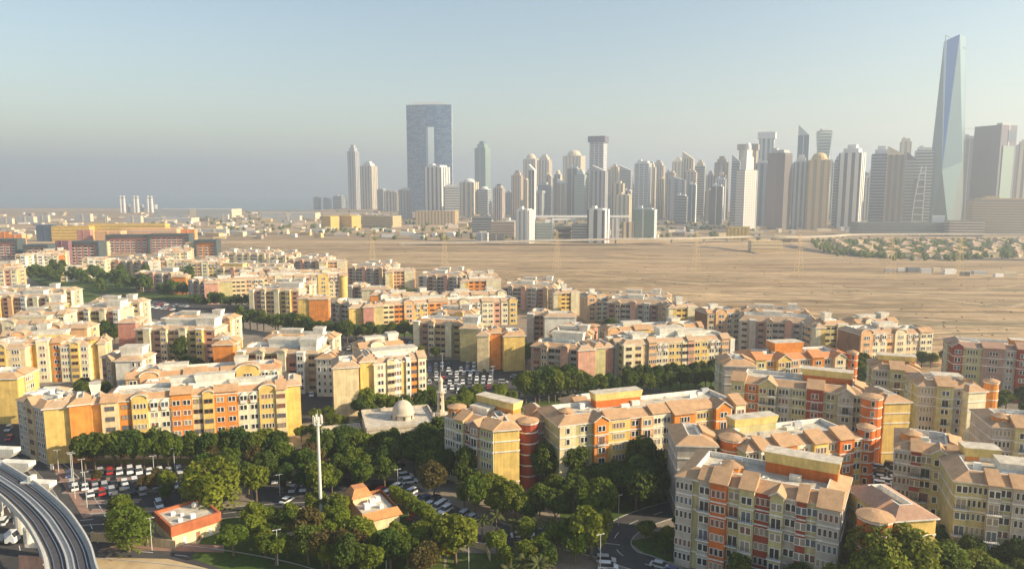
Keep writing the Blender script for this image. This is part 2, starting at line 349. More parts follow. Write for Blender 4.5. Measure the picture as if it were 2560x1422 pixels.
class Bld:
    def __init__(s, name, label, group, near=None):
        s.name = name; s.label = label; s.group = group; s.root = None; s.rnd = random.Random(sum(map(ord, label))); s.wq = []; s.nwin = 0; s.wings = []; ALLB.append(s)
    def place(s, p):
        if s.root is None:
            s.root = empty(s.name, (p.x, p.y, 0), 0, s.label, 'apartment block', s.group); s.o = Vector((p.x, p.y, 0))
    def wing(s, px, py, h, yaw, xend, d, nf=None, mode='A', pal=None, bays=None, R='side', L='side', B='plain', core='cream', tile='tile', ring=None, rise=1.7, windows=True, length=None, band=None, z0=0, at=None):
        yaw = R_(yaw); p = at or G(px, py, h); s.place(p); ring = ring or (3.2 if mode == 'R' else 2.3)
        if tile == 'tile' and mode != 'R' and (p.y > 400 or s.rnd.random() < .35): tile = 'tile_tan'
        c, sn = math.cos(yaw), math.sin(yaw)
        if length is None:
            k = (xend - 1280) / F; dep0 = p.y * CT + (H - h) * ST
            length = (k * dep0 - p.x) / (c - k * sn * CT)
        L_ = max(3.0, length); nf = nf or round((h - 1) / 3.15); fh = (h - 1.0) / nf
        FOOT.append((p.x, p.y, c, sn, L_, d))
        o = Vector((p.x, p.y, 0)) - s.o
        band = (mode == 'R') if band is None else band
        dist = p.y
        mb = MB(o, yaw); mb.box(.3, L_ - .3, .3, d - .3, 0, h, core); mb.build('wall', s.root)
        # roof ring with flat roof inside
        r = min(ring, d * .32, L_ * .32); ov = .55; mb = MB(o, yaw)
        q0 = [(-ov, -ov), (L_ + ov, -ov), (L_ + ov, d + ov), (-ov, d + ov)]; q1 = [(r, r), (L_ - r, r), (L_ - r, d - r), (r, d - r)]
        pts = [(x, y, h - .25) for x, y in q0] + [(x, y, h + .08) for x, y in q0] + [(x, y, h + rise) for x, y in q1] + [(x + (.3 if i in (0, 3) else -.3), y + (.3 if i < 2 else -.3), h + rise) for i, (x, y) in enumerate(q1)]
        pts += [(x, y, h + .5) for x, y, _ in pts[12:16]]
        fs = []
        for i in range(4):
            j = (i + 1) % 4; fs += [(4 + i, 4 + j, 8 + j, 8 + i)]
        mb.mesh(pts, fs, tile); mb.mesh(pts, [(i, (i + 1) % 4, 4 + (i + 1) % 4, 4 + i) for i in range(4)] + [(3, 2, 1, 0)], 'trim')
        mb.mesh(pts, [(8 + i, 8 + (i + 1) % 4, 12 + (i + 1) % 4, 12 + i) for i in range(4)] + [(12 + i, 12 + (i + 1) % 4, 16 + (i + 1) % 4, 16 + i) for i in range(4)], 'trim')
        mb.mesh(pts, [(16, 17, 18, 19)], 'flatroof'); mb.build('roof', s.root)
        W = dict(o=o, yaw=yaw, L=L_, d=d, h=h, p=p)
        fr = face_frames(L_, d)
        def decorate(which, bl, fancy):
            x0, y0, fy, FL = fr[which]
            wx = o.x + c * x0 - sn * y0; wy = o.y + sn * x0 + c * y0; fo = Vector((wx, wy, 0)); fyaw = yaw + fy
            # is this face turned away from the camera?
            nx, ny = math.sin(fyaw), -math.cos(fyaw)
            mid = Vector((s.o.x + wx + math.cos(fyaw) * FL / 2, s.o.y + wy + math.sin(fyaw) * FL / 2, 0))
            facing = -(nx * mid.x + ny * mid.y) / mid.length
            showwin = facing > -.25 and windows
            tot = sum(b_[0] for b_ in bl); u = 0
            for bi, bd in enumerate(bl):
                wd = bd[0] / tot * FL; col, pj, dh, rt, wt = bd[1:6]; pj = pj * 1.7 if mode == 'R' and pj > .25 else pj
                m = MB(fo, fyaw); hb = h + dh; m.box(u, u + wd, -pj, 2.5, 0, hb - .02, col)
                m.build('facade_bay', s.root)
                if band:
                    m = MB(fo, fyaw)
                    for k in range(1, nf):
                        if k in (1, nf - 2, nf - 1) or fancy == 2: m.box(u - .02, u + wd + .02, -pj - .2, 1.0, 1 + k * fh - .45, 1 + k * fh - .15, 'trim', False)
                    m.build('string_course', s.root, kind='stuff')
                # roof over the bay
                if rt == 'shed' and pj > .3:
                    m = MB(fo, fyaw); sl_ = rise / (r + ov)
                    a, e = -pj - .5, r * .9
                    m.wedge(u - .25, u + wd + .25, [(a, hb + .02), (a, hb + .2), (e, hb + .25 + (e - a) * sl_), (e, hb + .02)], tile); m.build('roof', s.root)
                elif rt in ('gable', 'arch'):
                    m = MB(fo, fyaw); rh = min(2.6, wd * .36)
                    if rt == 'gable': prof = [(u, hb), (u + wd, hb), (u + wd / 2, hb + rh)]; big = [(u - .35, hb - .1), (u - .35, hb + .12), (u + wd / 2, hb + rh + .35), (u + wd + .35, hb + .12), (u + wd + .35, hb - .1), (u + wd / 2, hb + rh)]
                    else:
                        ar = [(u + wd / 2 - wd / 2 * math.cos(t), hb + rh * .8 * math.sin(t)) for t in [i * math.pi / 8 for i in range(9)]]
                        prof = ar[::-1]; big = [(x + (x - u - wd / 2) * .08, z + .28) for x, z in ar] + [(x, z) for x, z in ar[::-1]]
                    m.prism(prof[::-1] if rt == 'gable' else prof, -pj, r, col); m.build('gable', s.root)
                    m = MB(fo, fyaw); m.prism(big, -pj - .35, r + .8, tile, 'trim'); m.build('roof', s.root)
                elif rt == 'flat':
                    m = MB(fo, fyaw); m.box(u - .12, u + wd + .12, -pj - .14, 2.7, hb - .02, hb + .3, 'trim', False); m.build('cornice', s.root)
                elif rt == 'dorm':
                    # tiled mansard storey with white dormers
                    m = MB(fo, fyaw); m.wedge(u, u + wd, [(-pj - .35, hb - fh), (-pj - .35, hb - fh + .15), (1.2, hb + 1.2), (2.4, hb + 1.2), (2.4, hb - fh)], 'tile_rust'); m.build('roof', s.root)
                    for k in (.27, .73):
                        m = MB(fo, fyaw); cx = u + wd * k
                        m.prism([(cx - 1, hb - fh - .3), (cx - 1, hb - .9), (cx, hb + .1), (cx + 1, hb - .9), (cx + 1, hb - fh - .3)], -pj - .6, 1.2, 'white'); m.build('dormer', s.root)
                if showwin and wt:
                    ncol = 1 if wd < 5.6 else (2 if wd < 10 else 3)
                    if wt in ('triple', 'quad'): ncol = max(1, int(wd / 5.2))
                    if wt == 'single': ncol = max(1, int(wd / 2.0))
                    for k in range(nf):
                        zc = 1 + k * fh + .75
                        for q in range(ncol):
                            uc = u + wd * (q + .5) / ncol; kd = wt; vv = -pj - .03
                            if wt == 'dorm':
                                kd = 'pair'
                                if k == nf - 1: vv = -pj - .63; uc = u + wd * (.27 if q == 0 else .73)
                            if wt == 'bal':
                                kd = 'door' if (k % 2 == 0 or q % 2) and k > 0 else 'pair'
                            if wt == 'mix': kd = s.rnd.choice(['dark', 'pair', 'pair'])
                            if wt == 'slits': kd = 'single'
                            z_ = zc - (.6 if kd == 'door' else 0)
                            s.wq.append((kd, fo.x + math.cos(fyaw) * uc - math.sin(fyaw) * vv, fo.y + math.sin(fyaw) * uc + math.cos(fyaw) * vv, z_, fyaw, dist, facing))
                            if kd == 'door' and dist < NEAR and facing > 0:
                                b_ = link('balcony', balmesh(), s.root, (s.wq[-1][1], s.wq[-1][2], z_), fyaw)
                u += wd
        def auto(FL, md, pl):
            al = ALTS[md]; cols = PAL[pl]; out = []; acc = 0; i = s.rnd.randrange(0, 3)
            while acc < FL - 2.0:
                wd = min(al[i % len(al)], FL - acc); cl = cols[i % len(cols)]
                if md == 'A': out.append((wd, cl, [.15, .5, 1.0, .2, .8][i % 5], [0, 0, .6, 0, .3][i % 5], ['', 'shed', 'arch', 'dorm', 'shed'][i % 5], ['dark', 'mix', 'triple', 'dorm', 'pair'][i % 5]))
                elif md == 'S': out.append((wd, cl, [.15, 2.1][i % 2], [0, .5][i % 2], ['', ['flat', 'gable', 'arch'][(i // 2) % 3]][i % 2], ['dark', ['', 'pair'][(i // 2) % 2]][i % 2]))
                else: out.append((wd, cl, [.12, .9, .2, 1.2, .3][i % 5], [0, .6, 0, .3, 0][i % 5], ['', 'shed', '', 'gable', ''][i % 5], ['quad', 'bal', 'pair', 'bal', 'triple'][i % 5]))
                acc += wd; i += 1
            return out
        pl = pal or mode
        if bays == 'blank' : decorate('F', [(L_, core, .06, 0, '', '')], 1)
        elif bays: decorate('F', bays, 1)
        else: decorate('F', auto(L_, mode, pl), 1)
        for k, v in (('R', R), ('L', L), ('B', B)):
            FL = d if k in 'RL' else L_
            if v == 'none': continue
            if v == 'blank': decorate(k, [(FL, core, .06, 0, '', '')], 1)
            elif v == 'plain': decorate(k, [(FL, core, .06, 0, '', 'dark' if mode != 'R' else 'pair')], 1)
            elif v == 'side': decorate(k, [(FL * .3, core, .08, 0, '', ''), (FL * .4, PAL[pl][1], .5, .2, 'shed', 'pair'), (FL * .3, core, .1, 0, '', '')], 1)
            elif v in PAL: decorate(k, auto(FL, 'S' if mode != 'R' else 'R', v), 1)
            else: decorate(k, [(FL, v, .08, 0, '', '')], 1)
        s.last = W; W.update(mode=mode, yawd=math.degrees(yaw)); s.wings.append(W)
        # clutter on the flat roof
        iw, id_ = L_ - 2 * r - 1.6, d - 2 * r - 1.6
        if iw > 2 and id_ > 1.2:
            for i in range(max(2, int(iw / (6 if dist < NEAR else 11)))):
                u = r + .8 + s.rnd.random() * iw; v = r + .8 + s.rnd.random() * id_; a = s.rnd.uniform(.6, 1.5); t = s.rnd.uniform(.5, 1.2)
                m = MB(o, yaw); m.box(u - a, u + a, v - t * .6, v + t * .6, h + .5, h + .5 + s.rnd.uniform(.8, 2.0), s.rnd.choice(['acwhite', 'acwhite', 'metalgrey', 'white']))
                m.build('air_conditioner', s.root)
            if dist < NEAR:
                for i in range(max(1, int(iw / 12))):
                    u = r + .8 + s.rnd.random() * iw; v = r + .8 + s.rnd.random() * id_; a_ = s.rnd.uniform(.4, .6)
                    m = MB(Vector(m.o) * 0 + o, yaw); m.lathe([(.08, h + .5), (.08, h + 1.3), (a_, h + 1.5), (a_ * 1.25, h + 1.9)], 9, 'white', u, v, cap=False); m.build('satellite_dish', s.root)
        return s
    def slab(s, u, v, w_, dd, hh, body='white', lip='white', z=None, flare=.5, W=None):
        """service box on the roof: body with a flaring upper band"""
        W = W or s.last; w_ = min(w_, W['L'] - 2); u = max(.8, min(u, W['L'] - w_ - .8)); v = max(.8, min(v, W['d'] - dd - .8)); z = W['h'] + .4 if z is None else z
        m = MB(W['o'], W['yaw']); m.box(u, u + w_, v, v + dd, z, z + hh * .55, body); m.build('penthouse', s.root)
        m = MB(W['o'], W['yaw']); a = z + hh * .5; b_ = z + hh
        e = [(u - .1, v - .1), (u + w_ + .1, v - .1), (u + w_ + .1, v + dd + .1), (u - .1, v + dd + .1)]
        t = [(u - flare, v - flare), (u + w_ + flare, v - flare), (u + w_ + flare, v + dd + flare), (u - flare, v + dd + flare)]
        pts = [(x, y, a) for x, y in e] + [(x, y, b_) for x, y in t]
        m.mesh(pts, [(i, (i + 1) % 4, 4 + (i + 1) % 4, 4 + i) for i in range(4)] + [(3, 2, 1, 0)], lip); m.mesh(pts, [(4, 5, 6, 7)], 'flatroof')
        m.build('parapet', s.root); return s
    def tower(s, px, py, h, rad, col, z0=0, bands=True, tile='tile', seg=14, win=True):
        p = G(px, py, h); s.place(p); o = Vector((p.x, p.y, 0)) - s.o
        m = MB(o); m.lathe([(rad, z0), (rad, h)], seg, col); m.build('stair_tower', s.root, smooth=False)
        m = MB(o); m.lathe([(rad + .35, h - .1), (rad + .35, h + .15), (rad * .25, h + .9)], seg, tile); m.build('tower_roof', s.root)
        FOOT.append((p.x - rad, p.y - rad, 1, 0, 2 * rad, 2 * rad))
        if bands:
            m = MB(o); k = h - 3.1
            while k > max(z0, 3): m.lathe([(rad + .14, k), (rad + .14, k + .32)], seg, 'trim'); m.lathe([(rad + .02, k), (rad + .14, k)], seg, 'trim', cap=False); k -= 3.2
            m.lathe([(rad + .2, h - .5), (rad + .2, h - .12)], seg, 'trim'); m.build('string_course', s.root, kind='stuff')
        if win:
            k = h - 2.4
            while k > max(z0, 2):
                s.wq.append(('single', o.x + rad * math.cos(-1.9), o.y + rad * math.sin(-1.9), k, -1.9 + math.pi / 2, p.y, 1)); k -= 3.2
        return s
    def done(s, cap=290): pass
    def flush(s, cap=290):
        s.wq.sort(key=lambda q: -q[6]); far = []
        n_ = 0
        for q in s.wq:
            if q[5] < NEAR and n_ < cap and q[6] > -.05:
                link('window', wmesh(q[0]), s.root, (q[1], q[2], q[3]), q[4]); n_ += 1
            else: far.append(q)
        if far:
            dims = dict(single=(.55, 1.55), pair=(1.2, 1.5), dark=(1.3, 1.3), triple=(1.5, 1.55), quad=(1.9, 1.5), door=(1.0, 2.2), arch=(.6, 1.6))
            mb = MB()
            for kd, x, y, z, a, ds, fc in far:
                mb.o = Vector((x, y, z)); mb.c = math.cos(a); mb.s = math.sin(a); hw, hh = dims[kd]
                if kd == 'dark': mb.box(-hw, hw, -.06, .1, 0, hh, 'brown'); mb.poly([(-hw + .1, -.07, .1), (hw - .1, -.07, .1), (hw - .1, -.07, hh - .1), (-hw + .1, -.07, hh - .1)], 'glass')
                else:
                    mb.box(-hw - .12, hw + .12, -.06, .1, -.12, hh + .12, 'frame')
                    for x0, x1 in (((-hw, -.1), (.1, hw)) if hw > .9 else ((-hw, hw),)):
                        mb.poly([(x0, -.07, 0), (x1, -.07, 0), (x1, -.07, hh), (x0, -.07, hh)], s.rnd.choice(['glass', 'glass', 'curtain', 'glass_sky']))
            mb.build('windows', s.root, kind='stuff')
R_ = R
LOT_PX = []
def B(label, group='cream and orange apartment blocks', name='apartment_block'):
    return Bld(name, label, group)
GA = 'cream and orange apartment blocks'; GR = 'apartment blocks with red towers and white bands'; GF = 'apartment blocks along the desert edge'
# bay tuples: width, colour, projection, extra height, roof, windows
# ---- the long yellow block at the lower left
b = B('long yellow and orange block with white dormers behind the row of trees')
b.wing(253, 1006, 18, 17, 714, 16, mode='A', core='yellow', R='blank', L='blank', bays=[
    (40, 'cream', .9, 0, 'shed', 'dark'), (32, 'orange', .15, 0, '', 'dark'), (38, 'yellow', 1.0, .5, 'arch', 'quad'), (56, 'pale', .3, 0, 'dorm', 'dorm'),
    (52, 'orange', .7, .9, 'shed', 'pair'), (27, 'cream', .2, 0, '', 'dark'), (28, 'yellow', .9, .5, 'arch', 'dark'), (60, 'orange', .5, .6, 'shed', 'pair'),
    (56, 'pale', .3, 0, 'dorm', 'dorm'), (44, 'yellow', 1.0, .6, 'arch', 'quad'), (26, 'cream', 1.6, .2, 'shed', 'dark')])
W0 = b.last
b.slab(19, 10, 11, 3, 3.6); b.slab(27, 8, 12, 3, 4.6); b.slab(38, 7, 11, 2.5, 2.4)
b.wing(708, 964, 18, 17, 750, 12, mode='A', core='yellow', bays='blank', R='blank', L='blank'); b.done()
# ---- block at far lower left with grey side
b = B('block with arcaded grey side and blank yellow end beside the railway viaduct')
b.wing(108, 1022, 18, 20, 178, 16, mode='A', core='yellow', bays='blank', L='none', R='blank')
b.wing(44, 998, 18, -34, 109, 13, mode='A', core='grey', L='grey', R='none', bays=[(8, 'grey', .3, 0, '', 'pair'), (6, 'tan', .6, .4, 'gable', 'dark'), (7, 'grey', .2, 0, '', 'pair')])  # grey walls here paint the shade on this side
b.wing(172, 1014, 18.6, 28, 226, 12, mode='A', core='orange', bays='blank', R='blank', L='none')
b.wing(222, 1010, 17.6, 30, 262, 10, mode='A', core='yellow', bays='blank', L='none'); b.slab(-8, 8, 12, 4, 4.6); b.done()
b = B('small orange roofed block with yellow corner at the left edge')
b.wing(-60, 948, 17, 6, 42, 14, core='yellow', bays='blank'); b.wing(56, 1000, 15, 8, 132, 13, core='orange', bays='blank', L='A3', R='blank'); b.done()
b = B('white walled block with an orange cube and yellow drum just behind the long yellow block')
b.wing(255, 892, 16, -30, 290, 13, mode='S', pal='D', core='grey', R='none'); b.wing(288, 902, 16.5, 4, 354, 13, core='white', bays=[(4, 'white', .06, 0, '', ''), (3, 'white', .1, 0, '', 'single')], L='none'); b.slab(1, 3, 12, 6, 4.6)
b.wing(322, 936, 15, 8, 386, 12, core='orange', bays='blank', L='brown', R='blank'); b.wing(392, 926, 16.5, 8, 429, 10, core='yellow', bays='blank'); b.wing(428, 930, 15.5, 8, 446, 9, core='orange', bays='blank', L='none'); b.done()  # cube's brown left wall: its shaded side painted darker
# ---- colourful block at left edge
b = B('block with orange stair bays and a yellow drum beyond the left trees')
b.wing(-80, 874, 16.5, 8, 62, 15, mode='A', bays=[(30, 'cream', .2, 0, '', 'triple'), (30, 'yellow', .8, .4, 'arch', 'dark'), (30, 'cream', .3, 0, '', 'triple')])
b.wing(58, 860, 17.5, 12, 152, 15, mode='A', bays=[(24, 'orange', .3, 0, 'shed', 'pair'), (14, 'ochre', -.0, 0, '', ''), (34, 'pale', 1.2, 1.2, 'flat', 'pair'), (8, 'yellow', .1, 0, '', ''), (26, 'orange', .6, 0, 'shed', 'pair')])
b.slab(-4, 10, 14, 5, 3.4, 'slabyellow', 'white')
b.wing(150, 866, 16, 10, 220, 14, mode='A', bays=[(26, 'pale', .4, 0, '', 'triple'), (22, 'yellow', .9, .8, 'arch', 'dark'), (22, 'pale', .3, 0, '', 'pair')], L='none')
b.tower(232, 846, 18, 3.0, 'yellow', bands=False, win=False); b.wing(244, 858, 16.5, 14, 262, 10, core='cream', bays='blank'); b.done()
b = B('rear range of peach and orange walls above the colourful left block')
b.wing(-40, 812, 17, 4, 110, 13, mode='A', pal='A3'); b.slab(14, 4, 16, 5, 3.0, 'white', 'pale'); b.wing(116, 822, 16.5, 5, 218, 12, mode='A', bays=[(36, 'peach', .8, .5, 'arch', ''), (22, 'pale', .2, 0, '', 'pair'), (40, 'peach', .5, 0, 'shed', '')]); b.done()
# ---- pilastered shaded blocks
b = B('shaded pilastered block with an ochre end wall near the left edge')
b.wing(-90, 742, 15.5, -3, 128, 14, mode='S', pal='S', R='blank', core='cream'); b.slab(36, 6, 14, 5, 3.4); b.wing(109, 764, 15, 2, 150, 9, core='ochre', bays='blank', L='none'); b.slab(4, 3, 6, 5, 5.6); b.done()
b = B('shaded pilastered block below the blue car park, white box on its right end')
b.wing(158, 776, 16, -2, 300, 14, mode='S', pal='S2', R='blank', core='cream'); b.slab(22, 5, 16, 6, 3.2); b.slab(50, 2, 8, 7, 5.0); b.done()
b = B('pilastered block with a blank pink end wall and a white roof box')
b.wing(294, 806, 16.5, 4, 338, 13, core='rosewall', bays='blank', L='none')
b.wing(338, 823, 16.5, -3, 536, 14, mode='S', pal='S', core='cream', R='blank'); b.slab(12, 8, 14, 6, 3.4); b.slab(40, 2, 9, 8, 5.2); b.wing(536, 846, 15, 0, 560, 10, core='tan', bays='blank'); b.done()
b = B('pilastered block with blank orange end wall behind the yellow block')
b.wing(532, 862, 17, 5, 582, 14, core='orange', bays='blank', L='none')
b.wing(596, 880, 17, -4, 794, 15, mode='S', pal='S2', core='white', R='blank'); b.slab(10, 9, 16, 6, 3.6); b.slab(36, 8, 10, 6, 4.0, 'grey', 'white'); b.slab(44, 1, 7, 9, 5.4); b.wing(790, 896, 16, -6, 832, 13, core='white', bays=[(10, 'white', .1, 0, '', 'single')]); b.done()
# ---- yellow block at centre
b = B('tall yellow block with round windows beside the minaret')
b.wing(832, 920, 19, 14, 896, 15, core='yellow', bays=[(10, 'cream', .06, 0, '', '')], L='blank')
b.wing(900, 905, 20, 20, 938, 16, core='yellow', bays='blank')
b.wing(934, 910, 19, 26, 1063, 16, mode='A', core='cream', bays=[(32, 'pale', .4, 0, '', 'pair'), (18, 'cream', .9, .6, 'arch', 'dark'), (17, 'white', .4, .4, 'arch', 'triple'), (12, 'yellow', .2, 0, '', ''), (12, 'white', .9, 1.0, 'flat', 'single'), (19, 'orange', .5, .4, 'shed', 'dark'), (20, 'pale', 1.0, .8, 'shed', 'pair')], R='blank'); b.slab(-4, 10, 16, 5, 2.6, 'pale', 'white'); b.slab(10, 8, 18, 6, 2.8, 'white', 'white')
b.done()
# ---- middle group
b = B('pink gabled block with orange walls and grey shaded side beyond the blue car park')
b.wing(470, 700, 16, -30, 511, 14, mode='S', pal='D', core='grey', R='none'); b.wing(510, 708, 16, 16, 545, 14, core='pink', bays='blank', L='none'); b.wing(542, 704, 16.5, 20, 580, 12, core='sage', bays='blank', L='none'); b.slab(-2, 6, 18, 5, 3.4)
b.wing(577, 700, 17, 17, 660, 15, mode='A', bays=[(32, 'cream', .6, 0, '', 'dark'), (16, 'peach', .3, 0, '', 'triple'), (26, 'pale', .3, 0, 'dorm', 'dorm')]); b.wing(656, 696, 17, 15, 868, 15, mode='A', pal='A3'); b.slab(4, 8, 24, 5, 3); b.tower(858, 690, 17, 3, 'yellow', bands=False, win=False); b.done()
b = B('shaded pilastered block with slanted orange end wall above the lime trees')
b.wing(625, 726, 16.5, -6, 746, 14, mode='S', pal='S', core='grey', R='blank'); b.slab(26, 3, 14, 8, 4.6); b.wing(744, 746, 15.5, 4, 772, 12, core='yellow', bays='blank'); b.wing(772, 748, 15, 6, 820, 10, core='orange', bays='blank'); b.done()
b = B('block with yellow corner and long orange front across the centre')
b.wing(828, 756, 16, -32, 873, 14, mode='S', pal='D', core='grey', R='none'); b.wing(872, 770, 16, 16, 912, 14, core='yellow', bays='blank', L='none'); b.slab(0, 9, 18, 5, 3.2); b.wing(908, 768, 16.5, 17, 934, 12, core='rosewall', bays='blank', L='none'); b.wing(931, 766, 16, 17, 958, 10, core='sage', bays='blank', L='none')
b.wing(957, 762, 16, 17, 1120, 15, mode='A', bays=[(22, 'cream', .8, 0, '', 'dark'), (20, 'orange', .2, 0, '', 'dark'), (20, 'peach', .9, .5, 'arch', 'triple'), (30, 'yellow', .3, 0, 'dorm', 'dorm'), (40, 'orange', .5, .4, 'shed', 'dark')]); b.slab(30, 7, 22, 5, 2.6)
b.wing(1112, 758, 15, 12, 1292, 16, mode='A', pal='A3', R='pink'); b.done()
b = B('shaded block with orange tower and blank yellow end wall by the packed car park')
b.wing(1036, 805, 17, -14, 1152, 15, mode='S', pal='S', core='grey'); b.wing(1150, 820, 17, -8, 1196, 14, core='sage', bays='blank'); b.slab(4, 2, 12, 8, 5.0)
b.wing(1193, 838, 17.5, -2, 1222, 12, core='cream', bays='blank'); b.wing(1222, 832, 18, 6, 1252, 11, core='orange', bays='blank'); b.wing(1260, 840, 17, 10, 1312, 14, core='yellow', bays='blank'); b.done()
b = B('small grey block with orange and yellow end drum below the desert row')
b.wing(1319, 786, 16, -12, 1364, 15, mode='S', pal='D', core='grey'); b.wing(1362, 792, 17, 0, 1440, 12, core='white', bays='blank'); b.wing(1426, 822, 15, 6, 1466, 12, core='yellow', bays='blank', L='D'); b.tower(1480, 813, 15, 4, 'pink', bands=False, win=False); b.done()
b = B('grey block with blank pink end wall and a white box on top')
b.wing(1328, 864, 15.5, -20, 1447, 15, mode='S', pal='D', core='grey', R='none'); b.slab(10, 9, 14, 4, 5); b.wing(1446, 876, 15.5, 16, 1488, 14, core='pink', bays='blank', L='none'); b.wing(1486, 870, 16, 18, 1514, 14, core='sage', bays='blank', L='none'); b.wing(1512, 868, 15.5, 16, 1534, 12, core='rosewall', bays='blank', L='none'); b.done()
b = B('pale block with round-topped white dormers behind the clipped hedge trees')
b.wing(1558, 862, 17, 14, 1834, 16, mode='A', core='tan', R='blank', L='G', bays=[(26, 'pale', .9, 0, '', 'dark'), (24, 'cream', .4, 0, '', 'dark'), (14, 'tan', .1, 0, '', ''), (20, 'peach', .9, .4, 'shed', 'quad'), (32, 'pale', .3, 0, 'dorm', 'dorm'), (36, 'yellow', .3, .4, 'shed', 'pair'), (14, 'pale', .6, .3, '', 'dark'), (16, 'pink', .8, .4, 'shed', 'dark'), (40, 'yellow', .3, .5, 'shed', 'pair'), (34, 'pale', .3, 0, 'dorm', 'dorm'), (22, 'peach', .9, .4, 'shed', 'quad'), (12, 'white', 1.2, 0, '', '')])  # left wall greyed: shadow side put into its colour
b.slab(22, 9, 12, 6, 4.4); b.slab(30, 7, 14, 5, 3.0); b.slab(8, 8, 7, 5, 2.6); b.done()
# ---- the row along the desert
def frow(label, dark, end, rest, h=15.5):
    b = B(label, GF)
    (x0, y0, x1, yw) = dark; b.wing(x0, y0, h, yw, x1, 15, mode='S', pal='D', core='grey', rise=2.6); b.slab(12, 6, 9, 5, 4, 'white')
    (x0, y0, x1) = end; b.wing(x0, y0, h, 6, x1, 14, core='pale', bays=[(5, 'pale', .1, 0, '', ''), (4, 'yellow', .1, 0, '', '')])
    for (x0, y0, x1, yw, c) in rest: b.wing(x0, y0, h, yw, x1, 12, core=c, bays=[(5, c, .1, 0, '', 'dark'), (4, 'pale', .7, .2, 'flat', '')], pal='A3')
    b.slab(1, 2, 3.2, 3.2, 5.4); b.done()
b = B('cream pilastered block farthest along the desert edge', GF); b.wing(548, 634, 15, -8, 672, 15, mode='S', pal='W', core='pale'); b.slab(10, 4, 6, 5, 5); b.slab(34, 4, 7, 5, 4); b.wing(668, 642, 15, -6, 722, 14, mode='S', pal='W', core='cream'); b.slab(6, 4, 8, 5, 4.6); b.done()
frow('dark grey block with white end second along the desert edge', (718, 652, 798, -14), (797, 657, 816), [(815, 655, 864, 6, 'peach')])
frow('dark grey block with pink and white end third along the desert edge', (870, 670, 964, -14), (963, 681, 982), [(980, 678, 1036, 6, 'peach')])
frow('dark grey block with orange corner fourth along the desert edge', (1046, 690, 1152, -14), (1151, 704, 1171), [(1170, 702, 1252, 6, 'orange')])
frow('dark grey block with yellow corner fifth along the desert edge', (1256, 718, 1386, -16), (1384, 734, 1403), [(1402, 732, 1448, 8, 'yellow')])
b = B('cream fronted block with brown side midway along the desert edge', GF); b.wing(1468, 744, 16, 12, 1520, 15, mode='A', pal='A2', core='brown', L='tan'); b.slab(3, 4, 3, 3, 4.6); b.done()
frow('slate grey mansard block with olive end along the desert edge', (1518, 756, 1674, -16), (1672, 770, 1692), [(1690, 768, 1742, 8, 'yellow')], 17)
b = B('cream block with brown side between two slate blocks on the desert edge', GF); b.wing(1768, 784, 16.5, 12, 1850, 15, mode='A', pal='A2', core='tan', L='brown'); b.slab(4, 4, 4, 3, 4.2); b.done()
frow('slate grey block with pink bay beside the orange roofs', (1850, 800, 2042, -17), (2040, 820, 2064), [(2062, 812, 2118, 8, 'sage')], 17)
b = B('cream and orange block with brown side last along the desert edge', GF); b.wing(2150, 836, 17, 12, 2218, 16, mode='A', pal='A2', core='tan', L='brown'); b.wing(2214, 836, 16, 11, 2330, 14, mode='A', pal='A3', core='orange'); b.slab(0, 6, 9, 5, 4, 'grey', 'white'); b.done()
# ---- white blocks at the upper left
b = B('white block with an orange edge under the red slab buildings', GA); b.wing(66, 640, 19, 16, 146, 18, mode='A', pal='W', core='rust', R='blank', L='rust'); b.done()
b = B('cream twin block with low left half above the dark green grove', GA); b.wing(150, 672, 12, 10, 208, 18, mode='A', pal='W', core='pale', L='grey'); b.wing(205, 650, 18, 12, 262, 16, mode='A', pal='W', core='pale', L='pale'); b.done()
b = B('tall white block with grey side at the left edge above the pilastered block', GA); b.wing(38, 640, 22, 10, 64, 16, mode='A', pal='W', core='white', L='grey'); b.wing(-60, 676, 18, 8, 42, 14, mode='A', pal='A3', core='peach'); b.done()
b = B('grey shaded block behind the grove', GA); b.wing(262, 652, 15, -14, 374, 15, mode='S', pal='D', core='grey'); b.done()
b = B('white block with grey gable end below the red slab buildings', GA); b.wing(396, 632, 18, 12, 468, 16, mode='A', pal='W', core='white', L='grey'); b.slab(2, 4, 9, 5, 3); b.done()
b = B('orange and cream block beyond the pilastered grey one', GA); b.wing(404, 656, 17, 8, 480, 15, mode='A', pal='A3', core='cream'); b.wing(478, 660, 16, 8, 552, 15, mode='A', pal='A', core='orange'); b.done()
b = B('shaded mauve block with small orange end wall by the grove', GA); b.wing(337, 684, 15, -8, 432, 14, mode='S', pal='D', core='mauve'); b.slab(26, 2, 10, 7, 4.6); b.wing(430, 692, 14.5, 2, 464, 10, core='orange', bays='blank'); b.done()
b = B('cream roofed block with wide yellow slab roof behind the pink gabled block', GA); b.wing(540, 672, 15, -6, 700, 14, mode='S', pal='A3', core='tan'); b.slab(6, 2, 18, 8, 4.4, 'cream', 'slabyellow'); b.done()
b = B('dark block with cream roof box and orange cube below the desert row', GA); b.wing(872, 716, 15.5, -10, 906, 14, mode='S', pal='D', core='grey'); b.wing(904, 724, 16, 0, 968, 12, core='pale', bays='blank'); b.wing(926, 738, 15, 8, 966, 11, core='orange', bays='blank'); b.wing(968, 732, 14.5, 6, 998, 10, core='yellow', bays='blank'); b.done()
